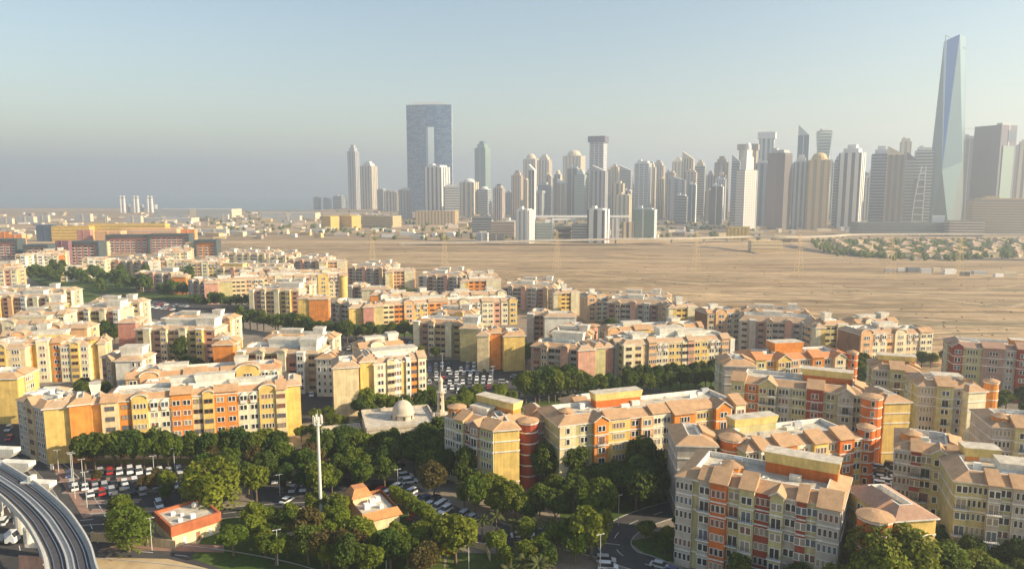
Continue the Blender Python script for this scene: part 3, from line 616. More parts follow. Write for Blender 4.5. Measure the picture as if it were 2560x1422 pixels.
# ---- blocks with red towers
b = B('block with shaded balconied side, blank yellow face and red drum beside the mosque', GR)
b.wing(1236, 1076, 19, 14, 1298, 15, mode='R', core='yellow', bays=[(10, 'yellow', .06, 0, '', '')], L='none', R='blank', tile='tile')
b.wing(1114, 1040, 19, -40, 1238, 15, mode='R', core='sage', L='grey', R='none', bays=[(20, 'grey', .3, 0, '', 'quad'), (14, 'sage', .6, .4, 'shed', 'bal'), (12, 'brick', .2, 0, '', 'pair'), (14, 'mauve', .8, .3, 'gable', 'bal'), (22, 'sage', .5, 0, 'shed', 'quad')])
W1 = b.last; b.tower(1320, 1050, 19.5, 2.9, 'brick', win=False); b.wing(1342, 1052, 18, 14, 1378, 14, mode='R', core='mauve', bays=[(10, 'mauve', .06, 0, '', '')], R='mauve'); b.tower(1142, 1016, 21.5, 2.6, 'orange', z0=17, bands=False); b.slab(3, 12.5, 14, 3.5, 4.4, 'orange', 'slabyellow', W=W1); b.slab(4, 7, 6, 3, 2.2, 'white', 'white', W=W1); b.done()
b = B('long sunlit block of yellow and orange bays in front of the hedge trees', GR)
b.wing(1398, 1064, 20, 19, 1858, 17, mode='R', core='sage', R='pale', L='sage', bays=[
    (36, 'cream', .3, 0, '', 'slits'), (38, 'sage', .12, 0, '', 'pair'), (32, 'orange', .9, .4, 'gable', 'bal'), (54, 'yellow', .3, .3, 'shed', 'quad'), (24, 'orange', .15, 0, '', 'pair'),
    (28, 'peach', .6, 0, '', 'bal'), (46, 'pale', .3, .5, 'shed', 'pair'), (52, 'orange', 1.3, 0, 'shed', 'triple'), (52, 'yellow', .3, .4, 'shed', 'quad'), (38, 'orange', 1.2, .4, 'gable', 'bal'), (16, 'pale', .4, 0, '', 'pair'), (26, 'pale', .8, .6, 'shed', 'bal')])
W2 = b.last; b.slab(16, 10, 15, 3.5, 4.5, 'rust', 'slabyellow', W=W2); b.tower(1415, 1026, 22, 2.0, 'orange', z0=15, bands=False); b.wing(1440, 1022, 18, 20, 1560, 12, mode='R', pal='R2', core='sage'); b.done()
b = B('shaded nearest block with brick red bays at the lower right', GR)
b.wing(1694, 1188, 21, -30, 2104, 18, mode='R', core='sage', L='grey', bays=[
    (40, 'grey', .4, 0, '', 'quad'), (16, 'sage', .1, 0, '', ''), (30, 'grey', .5, .5, 'shed', 'bal'), (40, 'rust', .9, .6, 'shed', 'triple'), (30, 'sage', .3, 0, '', 'bal'), (34, 'sage', 1.0, .6, 'shed', 'bal'),
    (36, 'brick', .4, 0, '', 'triple'), (30, 'sage', 1.1, .4, 'gable', 'bal'), (28, 'grey', .3, 0, '', 'pair'), (20, 'brick', .7, .2, 'shed', 'pair'), (24, 'sage', .4, 0, '', 'pair'), (48, 'grey', 1.0, 0, 'shed', 'quad')], R='grey')
W3 = b.last; b.slab(17, 11, 15, 4, 5.0, 'rust', 'slabyellow', W=W3); b.tower(2188, 1288, 21, 3.2, 'rust'); b.tower(1832, 1160, 22.6, 2.4, 'orange', z0=17, bands=False)
b.wing(2238, 1300, 20.5, 8, 2340, 16, mode='R', core='yellow', bays=[(10, 'yellow', .06, 0, '', '')], R='yellow', tile='tile_pink'); b.done()
b = B('block with blank grey wall and lit orange bays behind the nearest shaded block', GR)
b.wing(1694, 1112, 20, -4, 1792, 16, mode='R', core='grey', bays=[(9, 'grey', .06, 0, '', ''), (2, 'grey', .1, 0, '', 'single')], L='grey'); b.tower(1830, 1092, 21, 3.1, 'rust', win=False)
b.wing(1866, 1128, 19.5, 17, 2158, 16, mode='R', pal='R2', core='sage', R='pale', bays=[(26, 'mauve', .2, 0, '', 'quad'), (20, 'white', .8, .3, 'shed', 'bal'), (26, 'yellow', .3, 0, '', 'bal'), (40, 'orange', .6, .5, 'shed', 'pair'), (36, 'pale', .3, 0, '', 'bal'), (34, 'yellow', .9, .4, 'shed', 'triple'), (28, 'peach', .2, 0, '', 'quad'), (36, 'rust', .8, .5, 'shed', 'pair'), (30, 'yellow', .2, 0, '', 'pair')])
W4 = b.last; b.tower(2166, 1066, 22, 2.2, 'rust'); b.slab(4, 11, 13, 3.5, 4.2, 'sage', 'slabyellow', W=W4); b.done()
b = B('block with red drum tower and blank yellow end wall at right of centre', GR)
b.wing(1830, 952, 20, -26, 2160, 17, mode='R', core='sage', L='grey'); W5 = b.last; b.tower(2180, 990, 22, 3.0, 'rust'); b.slab(22, 9, 15, 4, 4.5, 'rust', 'slabyellow', W=W5)
b.wing(2212, 1006, 20, 6, 2276, 15, mode='R', core='yellow', bays=[(10, 'yellow', .06, 0, '', '')], R='yellow'); b.wing(1812, 914, 21, -4, 1888, 16, mode='R', core='grey', bays=[(10, 'grey', .06, 0, '', '')]); b.done()
b = B('orange roofed block with slim red tower below the desert edge', GR)
b.wing(1886, 902, 19, 10, 2126, 16, mode='R', pal='R2', core='peach', tile='tile_rust'); b.slab(12, 6, 12, 6, 5, 'orange', 'orange'); b.tower(2132, 880, 21, 2.0, 'rust'); b.done()
b = B('shaded block with lit cream end and slim orange drum at the right', GR)
b.wing(2184, 922, 20, -20, 2300, 16, mode='R', core='sage'); b.slab(22, 6, 12, 4, 3.9, 'orange', 'slabyellow'); b.wing(2296, 964, 20, -14, 2424, 15, mode='R', core='sage', pal='G', R='pale'); b.slab(20, 5, 8, 5, 2.4); b.wing(2422, 980, 19.5, 10, 2466, 13, mode='R', core='pale', bays=[(10, 'pale', .06, 0, '', '')]); b.tower(2479, 952, 21, 2.2, 'orange', win=False); b.done()
b = B('shaded gabled block with brick bays and orange parapet wall at the right', GR)
b.wing(2240, 1120, 20, -28, 2410, 17, mode='R', core='sage', bays=[(40, 'grey', .3, 0, '', 'quad'), (26, 'brick', .6, .2, 'shed', 'bal'), (26, 'sage', .3, 0, '', 'bal'), (40, 'sage', 1.0, .5, 'gable', 'pair'), (40, 'rust', .5, 0, 'shed', 'pair')], L='grey')
W6 = b.last; b.wing(2412, 1176, 19, -14, 2520, 14, mode='R', core='rust', bays=[(10, 'rust', .06, 0, '', '')]); b.slab(1, 3, 12, 4, 4.4, 'orange', 'slabyellow'); b.tower(2278, 1082, 22.5, 2.3, 'orange', z0=16, bands=False); b.done()
b = B('shaded sage block in the lower right corner', GR)
b.wing(2388, 1200, 20, -20, 2640, 17, mode='R', core='sage', pal='G', L='sage', bays=[(34, 'sage', .3, 0, '', 'bal'), (44, 'sage', .15, 0, '', 'quad'), (30, 'grey', .9, .3, 'shed', 'bal'), (30, 'sage', .2, 0, '', 'pair'), (60, 'grey', .5, 0, 'shed', 'quad'), (40, 'sage', .2, 0, '', 'bal')]); b.slab(22, 6, 8, 5, 3.0); b.done()
b = B('grey block with orange drum cut by the right edge', GR)
b.wing(2482, 1066, 20, -14, 2660, 16, mode='R', core='grey', pal='G', L='grey'); b.tower(2504, 1040, 22, 2.4, 'orange', z0=16, bands=False); b.done()
b = B('brick red shaded block with white bands at the right edge of the desert', GR)
b.wing(2382, 866, 21, -20, 2700, 17, mode='R', core='brick', bays=[(26, 'brick', .6, .4, 'gable', 'pair'), (50, 'sage', .2, 0, '', 'quad'), (54, 'mauve', .5, .3, 'shed', 'triple'), (30, 'grey', .2, 0, '', 'pair'), (30, 'brick', .9, .8, 'shed', 'pair'), (60, 'sage', .2, 0, '', 'quad'), (60, 'brick', .5, 0, '', 'triple')], tile='tile_pink'); b.slab(22, 5, 8, 5, 3, 'orange', 'orange'); b.done()

# ---- rear ranges: the blocks are built round courts, so each long front has a second range behind it
def hits(x, y, own, m=1.0):
    for ax, ay, c, sn, L_, d in FOOT:
        if (ax, ay) in own: continue
        dx, dy = x - ax, y - ay; u = dx * c + dy * sn; v = -dx * sn + dy * c
        if -m < u < L_ + m and -m < v < d + m: return True
    return False
def inpx(x, y, pl):
    P_ = [G(*q) for q in pl]; ins = False; j = len(P_) - 1
    for i in range(len(P_)):
        if (P_[i].y > y) != (P_[j].y > y) and x < (P_[j].x - P_[i].x) * (y - P_[i].y) / (P_[j].y - P_[i].y) + P_[i].x: ins = not ins
        j = i
    return ins
KEEP = [[(1060, 900), (1312, 898), (1300, 992), (1090, 1008)], [(820, 840), (1040, 840), (1042, 886), (800, 886)], [(280, 738), (640, 768), (620, 806), (430, 806), (260, 775)], [(742, 970), (830, 960), (832, 1052), (752, 1058)], [(80, 680), (480, 690), (480, 745), (90, 720)], [(885, 1000), (1110, 990), (1110, 1090), (890, 1090)]]
NREAR = 0
for bl in list(ALLB):
    if bl.group == GR: continue
    mains = sorted([w_ for w_ in bl.wings if w_['L'] > 20], key=lambda w_: -w_['L'])[:2]
    own = {(w_['p'].x, w_['p'].y) for w_ in bl.wings}
    for w_ in mains:
        yw = R(w_['yawd']); c, sn = math.cos(yw), math.sin(yw)
        for off, ln in ((9.0, .92), (9.0, .6)):
            d0 = w_['d'] + off; L2 = w_['L'] * ln; u0 = (w_['L'] - L2) * (.5 if ln > .8 else .1)
            f = lambda u, v: (w_['p'].x + c * u - sn * v, w_['p'].y + sn * u + c * v)
            pts = [f(u0 + L2 * i / 6, d0 + v) for i in range(7) for v in (0, 6, 12)]
            if any(hits(x, y, own) or any(inpx(x, y, k) for k in KEEP) for x, y in pts): continue
            x, y = f(u0, d0); bl.wing(0, 0, w_['h'] + 1.0, w_['yawd'], 0, 12, mode='A' if w_['mode'] != 'S' else 'S', pal=['A3', 'W', 'A2'][bl.rnd.randrange(3)], core='pale', length=L2, at=Vector((x, y, 0))); NREAR += 1
            bl.slab(L2 * .2, 4, 9, 3, 3.2, 'pale', 'white'); bl.slab(L2 * .7, 3, 4, 4, 4.2, 'white', 'white')
            x, y = f(u0 + L2 * .1, w_['d'] - .2); bl.wing(0, 0, w_['h'] - .6, w_['yawd'], 0, off + .4, core='peach', bays='blank', L='none', R='none', B='none', length=9, at=Vector((x, y, 0)))
            own |= {(w2['p'].x, w2['p'].y) for w2 in bl.wings}; break
for bl in ALLB: bl.flush()
# ------------------------------------------------------------------ the skyline
GT = 'towers of the far skyline'
def hz(py, D):                               # height of something at distance D seen at picture row py
    ry, rz = F * CT + (711 - py) * ST, -F * ST + (711 - py) * CT
    return H + rz / ry * D
def xz(px, D, z):
    return (px - 1280) / F * (D * CT + (H - z) * ST)
def tower(x0, x1, yt, yb, label, style='slab', dark='tw_grey', lit='tl_grey', crown='flat', yaw=-24, asp=.8, floor=7.0, name='tower', cat='tower', group=GT, h=None, crownmat=None, fin=5):
    D = ROW(yb); h = h or hz(yt, D)
    a, c_ = xz(x0, D, h * .5), xz(x1, D, h * .5)
    wm = c_ - a; yw = R(yaw); k = math.cos(yw) + asp * abs(math.sin(yw)); w_ = wm / k; d = w_ * asp
    # front-left corner so that the outline spans [a, c_]
    if yaw < 0: ox = a; oy = D + w_ * math.sin(-yw)
    else: ox = a + d * math.sin(yw); oy = D
    root = empty(name, (ox, oy, 0), yw, label, cat, group)
    hh = h * (.90 if crown in ('step', 'dome', 'peak', 'step2') else 1.0)
    mb = MB(); mb.box(0, w_, 0, d, 0, hh, dark); mb.build('shaft', root)
    if style in ('slab', 'both'):
        mb = MB(); z = floor
        while z < hh - 2: mb.box(-.5, w_ + .5, -.5, d + .5, z, z + floor * .38, lit, False); z += floor
        mb.build('floor_slabs', root, kind='stuff')
    if style in ('fin', 'both'):
        for i in range(fin):
            u = (i + .5) / fin * w_; t = w_ / fin * .26
            mb = MB(); mb.box(u - t, u + t, -.9, .3, 0, hh + 1, lit); mb.build('pier', root)
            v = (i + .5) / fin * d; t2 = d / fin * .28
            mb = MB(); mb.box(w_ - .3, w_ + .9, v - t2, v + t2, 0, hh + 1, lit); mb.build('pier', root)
    if style == 'grid':
        mb = MB(); z = floor
        while z < hh: mb.box(-.35, w_ + .35, -.35, d + .35, z, z + floor * .42, lit, False); z += floor
        mb.build('floor_slabs', root, kind='stuff')
        for i in range(fin + 1):
            u = i / fin * w_; mb = MB(); mb.box(u - 1.1, u + 1.1, -.6, .4, 0, hh, lit); mb.build('pier', root)
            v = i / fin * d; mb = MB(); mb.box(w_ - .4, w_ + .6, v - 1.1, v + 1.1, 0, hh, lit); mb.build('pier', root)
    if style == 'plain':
        mb = MB(); mb.box(w_ - .2, w_ + .6, .0, d, 0, hh, lit); mb.build('side_wall', root)  # right wall in the lit colour: sunlit side painted on
        z = floor * 2; mb = MB()
        while z < hh - 3: mb.box(-.3, w_ + .8, -.3, d + .2, z, z + .9, dark, False); z += floor
        mb.build('floor_slabs', root, kind='stuff')
        mb = MB(); mb.box(w_ * .46, w_ * .54, -.6, .2, 0, hh, lit); mb.build('pier', root)
    cm = crownmat or lit
    if crown == 'flat':
        mb = MB(); mb.box(w_ * .12, w_ * .88, d * .12, d * .88, hh, hh + min(9, h * .04), cm); mb.build('crown', root)
        mb = MB(); mb.box(w_ * .2, w_ * .42, d * .2, d * .5, hh + min(9, h * .04), hh + min(9, h * .04) + 4, cm); mb.build('plant_room', root)
    if crown in ('step', 'step2'):
        mb = MB(); mb.box(w_ * .16, w_ * .84, d * .16, d * .84, hh, hh + (h - hh) * .55, cm); mb.build('crown', root)
        mb = MB(); mb.box(w_ * .3, w_ * .7, d * .3, d * .7, hh + (h - hh) * .55, h, dark if crown == 'step2' else cm); mb.build('crown', root)
    if crown == 'dome':
        r_ = min(w_, d) * .42; mb = MB()
        mb.lathe([(r_ * 1.1, hh), (r_ * 1.1, hh + (h - hh) * .4)] + [(r_ * math.cos(t), hh + (h - hh) * (.4 + .6 * math.sin(t))) for t in [i * .26 for i in range(6)]], 14, cm, w_ / 2, d / 2); mb.build('dome', root)
    if crown == 'peak':
        mb = MB(); mb.mesh([(0, 0, hh), (w_, 0, hh), (w_, d, hh), (0, d, hh), (w_ / 2, d / 2, h)], [(0, 1, 4), (1, 2, 4), (2, 3, 4), (3, 0, 4)], cm); mb.build('crown', root)
    if crown == 'slant':
        e = h * .12; mb = MB(); mb.mesh([(0, 0, hh), (w_, 0, hh), (w_, d, hh), (0, d, hh), (0, 0, hh + e), (0, d, hh + e)], [(0, 1, 4), (3, 5, 2), (1, 2, 5, 4), (0, 4, 5, 3)], cm); mb.build('crown', root)
    if crown == 'cap':
        mb = MB(); mb.box(-w_ * .12, w_ * 1.12, -d * .12, d * 1.12, hh - h * .075, hh, cm, False); mb.build('crown', root)
    if crown == 'spire':
        mb = MB(); mb.box(w_ * .25, w_ * .75, d * .25, d * .75, hh, hh + 8, cm); mb.build('crown', root)
        mb = MB(); mb.tube((w_ / 2, d / 2, hh + 8), (w_ / 2, d / 2, hh + 30), .8, .3, 'metalgrey', 6); mb.build('mast', root)
    return root, w_, d, h
T = tower
T(868, 896, 362, 524, 'slim grey twin-ribbed tower, tallest at the far left of the skyline', 'fin', 'tw_brown', 'tl_grey', 'step', fin=3)
T(898, 940, 403, 523, 'pale ribbed tower with white crown beside the slim grey tower', 'fin', 'tw_grey', 'tl_cream', 'step', crownmat='tl_white', fin=4)
T(942, 964, 474, 527, 'low grey tower hidden behind a cream one', 'slab', 'tw_dim', 'tl_grey')
T(958, 994, 480, 529, 'low cream tower with pale ribs left of the gate tower', 'fin', 'tw_brown', 'tl_cream', fin=3)
T(994, 1028, 468, 546, 'grey tower with white rooftop at the foot of the gate tower', 'both', 'tw_grey', 'tl_grey', 'step', crownmat='tl_white', fin=3)
T(1058, 1123, 418, 548, 'brown tower with bright white right side before the gate tower', 'fin', 'tw_brown', 'tl_white', 'flat', fin=4, yaw=-30)
T(1108, 1148, 466, 552, 'dull grey block right of the white sided tower', 'slab', 'tw_dim', 'tl_grey', yaw=10)
T(1148, 1196, 446, 540, 'cream lit tower with curved white top', 'fin', 'tw_grey', 'tl_cream', 'dome', fin=3, crownmat='tl_white')
T(1186, 1226, 352, 524, 'teal glass tower with stepped top standing alone', 'plain', 'tw_teal', 'tw_green', 'step2', yaw=-30)
T(1194, 1228, 466, 540, 'low rounded grey tower beneath the teal tower', 'slab', 'tw_dim', 'tl_silver', 'dome', crownmat='tl_white')
for (x0, x1, yt, yb, lb, st) in [(1240, 1262, 490, 534, 'short grey block right of the teal tower', 'slab'), (1262, 1298, 482, 536, 'short block with reddish roof line', 'fin'), (782, 800, 494, 522, 'tiny far tower left of the skyline, outermost', 'slab'), (806, 826, 496, 522, 'tiny far tower left of the skyline, the pale one', 'fin'), (830, 862, 491, 523, 'tiny far broad block at the foot of the slim tower', 'slab')]:
    T(x0, x1, yt, yb, lb, st, 'tw_dim', 'tl_grey')
T(1308, 1348, 383, 523, 'cream stepped tower with round pale top, left of a pair', 'fin', 'tl_brown', 'tl_cream', 'dome', fin=4)
T(1343, 1381, 386, 524, 'cream ribbed tower, right of a pair, with a bright edge', 'fin', 'tw_brown', 'tl_cream', 'step', fin=4)
T(1294, 1345, 466, 540, 'grey tower with three bright ribs before the cream pair', 'fin', 'tw_dim', 'tl_silver', 'flat', fin=3, crownmat='tl_white')
T(1344, 1380, 462, 545, 'blue grey tower with little masts before the cream pair', 'slab', 'tw_blue', 'tl_grey', 'spire')
T(1382, 1407, 436, 536, 'narrow brown tower between the cream pair and the domed tower', 'fin', 'tl_brown', 'tl_pink', 'dome', fin=3)
T(1408, 1466, 374, 526, 'broad cream tower with rounded stepped top', 'fin', 'tl_brown', 'tl_cream', 'dome', fin=5)
T(1437, 1469, 424, 546, 'grey green tower striped by white balconies', 'slab', 'tw_green', 'tl_silver', 'step', floor=5)
T(1475, 1519, 340, 545, 'tall violet tower with white balcony grid, dark open top', 'grid', 'tw_purple', 'tl_white', 'cap', fin=3, crownmat='tw_purple', floor=5)
T(1480, 1522, 428, 553, 'dark tower with white side strip before the tall violet tower', 'fin', 'tw_purple', 'tl_grey', 'slant', fin=3)
T(1516, 1546, 412, 536, 'cream peaked tower right of the tall violet tower', 'fin', 'tl_brown', 'tl_cream', 'peak', fin=3)
T(1546, 1586, 426, 540, 'dull grey tower with sloping shoulders', 'slab', 'tw_grey', 'tl_grey', 'slant')
T(1540, 1583, 488, 556, 'low olive tower with pale ribs', 'fin', 'tw_green', 'tl_cream', 'flat', fin=3)
T(1588, 1632, 408, 548, 'blue tower with white windowed right half', 'grid', 'tw_blue', 'tl_white', 'flat', fin=3, floor=5)
T(1632, 1666, 400, 540, 'pink brown ribbed tower beside the white windowed one', 'fin', 'tl_brown', 'tl_pink', 'step', fin=4)
T(1681, 1713, 390, 530, 'cream tower with pointed top rising behind dark blocks', 'fin', 'tl_brown', 'tl_cream', 'peak', fin=3)
T(1674, 1720, 450, 552, 'dark blue block with slanted roof before the pointed cream tower', 'both', 'tw_navy', 'tl_grey', 'slant', fin=2)
T(1690, 1724, 490, 560, 'low slate block with white roof plant', 'slab', 'tw_dim', 'tl_grey', crownmat='tl_white')
T(1722, 1744, 462, 556, 'slim grey block with a white frame', 'plain', 'tw_blue', 'tl_white')
T(1738, 1768, 400, 545, 'slate tower with cream crown', 'slab', 'tw_blue', 'tl_cream', 'step')
T(1764, 1796, 478, 560, 'small brown tower between slate ones', 'fin', 'tl_brown', 'tl_pink', fin=2)
T(1788, 1829, 390, 545, 'blue slate tower with ragged cream top', 'both', 'tw_blue', 'tl_brown', 'step', fin=3)
T(1778, 1814, 466, 562, 'low brown grey tower with a thin white edge', 'plain', 'tw_brown', 'tl_white')
T(1829, 1853, 404, 556, 'blue grey slab tower behind the white tower', 'slab', 'tw_blue', 'tl_grey', 'slant')
T(1850, 1900, 360, 548, 'cream tower with dark flat rim behind the white tower', 'fin', 'tl_brown', 'tl_gold', 'cap', fin=3, crownmat='tl_brown')
T(1899, 1941, 330, 545, 'tower with projecting white box crown', 'fin', 'tw_teal', 'tl_silver', 'cap', fin=3, crownmat='tl_white')
T(1890, 1928, 408, 565, 'blue grey tower in front of the box crowned tower', 'fin', 'tw_blue', 'tl_grey', 'flat', fin=2, crownmat='tl_white')
# white tower with stepped crown
r_, w_, d_, h_ = T(1848, 1896, 425, 577, 'white stone tower with setback stages and round cap', 'grid', 'tl_pink', 'tl_white', 'none', fin=6, floor=5.5, yaw=24)
D = ROW(577)
for (a, c_, y0, y1) in ((.2, .8, 425, 392), (.28, .72, 392, 374)):
    mb = MB(); mb.box(w_ * a, w_ * c_, d_ * a, d_ * c_, hz(y0, D) - .1, hz(y1, D), 'tl_white'); mb.build('setback', r_)
mb = MB(); rr = w_ * .2; z0 = hz(374, D); mb.lathe([(rr, z0), (rr, z0 + 6)] + [(rr * math.cos(t), z0 + 6 + 9 * math.sin(t)) for t in [i * .3 for i in range(6)]], 14, 'tl_white', w_ / 2, d_ / 2); mb.build('dome', r_)
T(1926, 1990, 382, 575, 'broad dark twin faced tower, plum and brown', 'plain', 'tw_purple', 'tw_brown', 'flat', asp=1.1, yaw=-42, crownmat='tl_grey')
T(1986, 2026, 386, 573, 'blue glass tower with white arched crown', 'fin', 'tw_blue', 'tl_silver', 'step', fin=3, crownmat='tl_white')
T(1994, 2026, 338, 555, 'blue wedge topped tower with a thin mast', 'plain', 'tw_blue', 'tl_silver', 'slant')
T(2025, 2088, 380, 575, 'brown and gold tower with golden curved crown', 'fin', 'tl_brown', 'tl_gold', 'dome', fin=3, crownmat='tl_gold')
# twisted tower
D = ROW(552); rt = empty('tower', (xz(2064, D, 150), D + 20, 0), 0, 'pale twisting tower behind the golden crowned one', 'tower', GT)
hT = hz(326, D); mb = MB(); n_ = 30
for i in range(n_):
    a0 = i / n_ * R(90); s = 16.5; z = i / n_ * hT; q = MB((0, 0, 0), a0); q.box(-s, s, -s, s, z, z + hT / n_ * .55, 'tl_pale', False); q.box(-s * .93, s * .93, -s * .93, s * .93, z + hT / n_ * .5, z + hT / n_, 'tw_grey')
    k = len(mb.v); mb.v += q.v; mb.f += [tuple(k + x for x in f) for f in q.f]; mb.mi += [mb.slot(q.mats[x]) for x in q.mi]
mb.build('shaft', rt)
mb = MB((0, 0, hT), R(90)); mb.box(-9, 9, -9, 9, 0, 5, 'tl_white'); mb.build('crown', rt)
T(2086, 2110, 400, 565, 'dim blue tower in the gap left of the finned tower', 'slab', 'tw_blue', 'tl_grey')
T(2107, 2180, 360, 572, 'dark glass tower with bright white vertical fins', 'fin', 'tw_navy', 'tl_white', 'step', fin=3, asp=1.0, yaw=-38)
T(2184, 2236, 364, 565, 'navy tower with jagged white rooftop', 'slab', 'tw_navy', 'tl_grey', 'step', crownmat='tl_white')
T(2222, 2270, 388, 575, 'brown tower with stepped cream shoulder', 'fin', 'tl_brown', 'tw_brown', 'slant', fin=3, crownmat='tl_cream')
T(2250, 2280, 354, 550, 'cream block topped tower behind the brown one', 'fin', 'tl_brown', 'tl_cream', 'flat', fin=2)
T(2266, 2296, 400, 570, 'grey glass tower with a violet wing roof', 'slab', 'tw_grey', 'tl_grey', 'slant', crownmat='tw_purple')
T(2292, 2340, 376, 570, 'smooth grey glass tower left of the twisted giant', 'slab', 'tw_dim', 'tl_silver', 'flat', crownmat='tl_white')
T(2407, 2453, 348, 560, 'dark sided concrete tower right of the twisted giant', 'grid', 'tw_purple', 'tl_grey', 'flat', fin=4, floor=5, yaw=-30)
T(2450, 2476, 388, 548, 'blue grey tower glimpsed between two taller ones', 'slab', 'tw_blue', 'tl_grey')
r_, w_, d_, h_ = T(2466, 2550, 312, 570, 'broad violet tower with green glass front and open top frame', 'plain', 'tw_purple', 'tl_grey', 'none', yaw=24, asp=1.1)
mb = MB(); mb.box(w_ * .16, w_ * .86, -1.8, -.35, 20, h_ * .80, 'tw_green'); mb.build('glass_front', r_)
mb = MB(); mb.box(w_ * .45, w_ * .92, -.8, 2, h_ * .84, h_ * .95, 'tw_navy'); mb.build('roof_opening', r_)
mb = MB(); mb.box(w_ * .2, w_ * .8, d_ * .1, d_ * .3, h_, h_ + 5, 'tl_grey'); mb.build('plant_room', r_)
T(2550, 2600, 360, 560, 'cream tower cut by the right edge', 'fin', 'tw_brown', 'tl_cream', fin=3)
T(2462, 2620, 500, 588, 'wide tan banded block below the violet tower', 'slab', 'tl_brown', 'tl_gold', 'flat', yaw=-20, asp=.5, floor=5)
T(2160, 2464, 558, 590, 'long low grey podium under the twisted giant', 'slab', 'tw_dim', 'tw_grey', 'none', yaw=-6, asp=.2, name='podium', cat='podium', floor=6)
T(2380, 2464, 552, 592, 'low pale podium right of the twisted giant', 'slab', 'tw_brown', 'tl_pink', 'none', yaw=-8, asp=.4, name='podium', cat='podium', floor=5)
T(2337, 2368, 540, 588, 'white box pavilion at the foot of the twisted giant', 'plain', 'tl_white', 'tl_white', 'none', name='pavilion', cat='pavilion')
# white lattice framed sail block
D = ROW(572); rt = empty('tower', (xz(2296, D, 60), D, 0), R(-24), 'narrow block with curved white lattice frame', 'tower', GT); hh = hz(416, D)
mb = MB(); mb.box(-9, 9, 2, 20, 0, hh * .8, 'tw_grey'); mb.build('shaft', rt)
mb = MB()
for i in range(9): z = hh * i / 9; wd = 10 - 6 * (i / 9) ** 2; mb.box(10 - 2 * wd, 10, -.2, 1.2, z, z + 2, 'tl_white', False)
mb.build('cross_bars', rt, kind='stuff')
mb = MB(); mb.box(9, 11, -1, 1.5, 0, hh, 'tl_white'); mb.build('frame', rt)
mb = MB()
for i in range(9): mb.tube((10 - 2 * (10 - 6 * (i / 9) ** 2), 0, hh * i / 9), (10 - 2 * (10 - 6 * ((i + 1) / 9) ** 2), 0, hh * (i + 1) / 9), 1, 1, 'tl_white', 5)
mb.build('frame', rt)
# ---- the twisted giant
D = ROW(570); rt = empty('tower', (xz(2358, D, 100), D, 0), 0, 'twisted blue glass giant, tallest of all, facets meeting at a waist', 'tower', GT)
ox = xz(2358, D, 100)
def q(px, py, dy): z = max(0, hz(py, D + dy)); return (xz(px, D + dy, z) - ox, dy, z)
A_, B_, C_, K_ = q(2308, 575, 25), q(2371, 590, -8), q(2409, 580, 22), q(2352, 560, 62)
A_, B_, C_, K_ = [(p[0], p[1], 0) for p in (A_, B_, C_, K_)]
a_, b2, c2, k2 = q(2360, 104, 8), q(2400, 86, -2), q(2416, 94, 30), q(2378, 110, 44)
W_ = q(2355, 425, 2); V_ = (q(2328, 545, 14)[0], 14, 0)
simple('giant_blue', (.03, .20, .58), .3, var=.1); simple('giant_light', (.16, .26, .31), .4, var=.06); simple('giant_grey', (.15, .23, .27), .35, var=.06); simple('giant_pale', (.26, .37, .37), .35); simple('giant_mid', (.16, .19, .19), .4); simple('giant_dark', (.10, .14, .15), .4, var=.08); simple('giant_sky', (.42, .58, .72), .3)  # facet tones paint sky reflection, light and haze onto one glass skin
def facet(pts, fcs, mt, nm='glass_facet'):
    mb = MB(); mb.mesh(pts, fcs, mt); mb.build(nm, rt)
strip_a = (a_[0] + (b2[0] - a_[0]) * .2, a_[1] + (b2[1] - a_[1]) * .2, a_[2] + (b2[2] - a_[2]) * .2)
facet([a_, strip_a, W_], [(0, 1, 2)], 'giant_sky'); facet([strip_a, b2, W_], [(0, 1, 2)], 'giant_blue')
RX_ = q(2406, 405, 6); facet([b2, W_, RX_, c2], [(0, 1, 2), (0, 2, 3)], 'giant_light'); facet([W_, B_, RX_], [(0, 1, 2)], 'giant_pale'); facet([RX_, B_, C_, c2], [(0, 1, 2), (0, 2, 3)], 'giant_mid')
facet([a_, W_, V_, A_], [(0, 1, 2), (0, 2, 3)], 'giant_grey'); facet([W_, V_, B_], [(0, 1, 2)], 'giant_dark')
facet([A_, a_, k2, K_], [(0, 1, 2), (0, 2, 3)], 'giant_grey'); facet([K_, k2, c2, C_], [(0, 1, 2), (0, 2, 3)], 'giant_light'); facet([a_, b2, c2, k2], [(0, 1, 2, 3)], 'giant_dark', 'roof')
mb = MB(); mb.tube((a_[0] + 6, a_[1] + 4, a_[2]), (a_[0] + 2, a_[1], a_[2] + 13), .7, .5, 'iron', 5); mb.tube((a_[0] + 2, a_[1], a_[2] + 13), (a_[0] + 16, a_[1], a_[2] + 6), .6, .4, 'iron', 5); mb.build('roof_crane', rt)
def lerp3(p, q_, t): return tuple(p[i] + (q_[i] - p[i]) * t for i in range(3))
mb = MB()
for t, e in ((.06, .006), (.44, .010), (.70, .006)):
    pp = []
    for tt in (t - e, t + e):
        p0, p1 = lerp3(b2, B_, tt), lerp3(c2, C_, tt); pp += [lerp3(p0, p1, .45), lerp3(p0, p1, .95)]
    pp = [(x + .3, y - .9, z) for x, y, z in pp]
    mb.mesh(pp, [(0, 1, 3, 2)], 'giant_dark')
mb.build('plant_floor', rt)
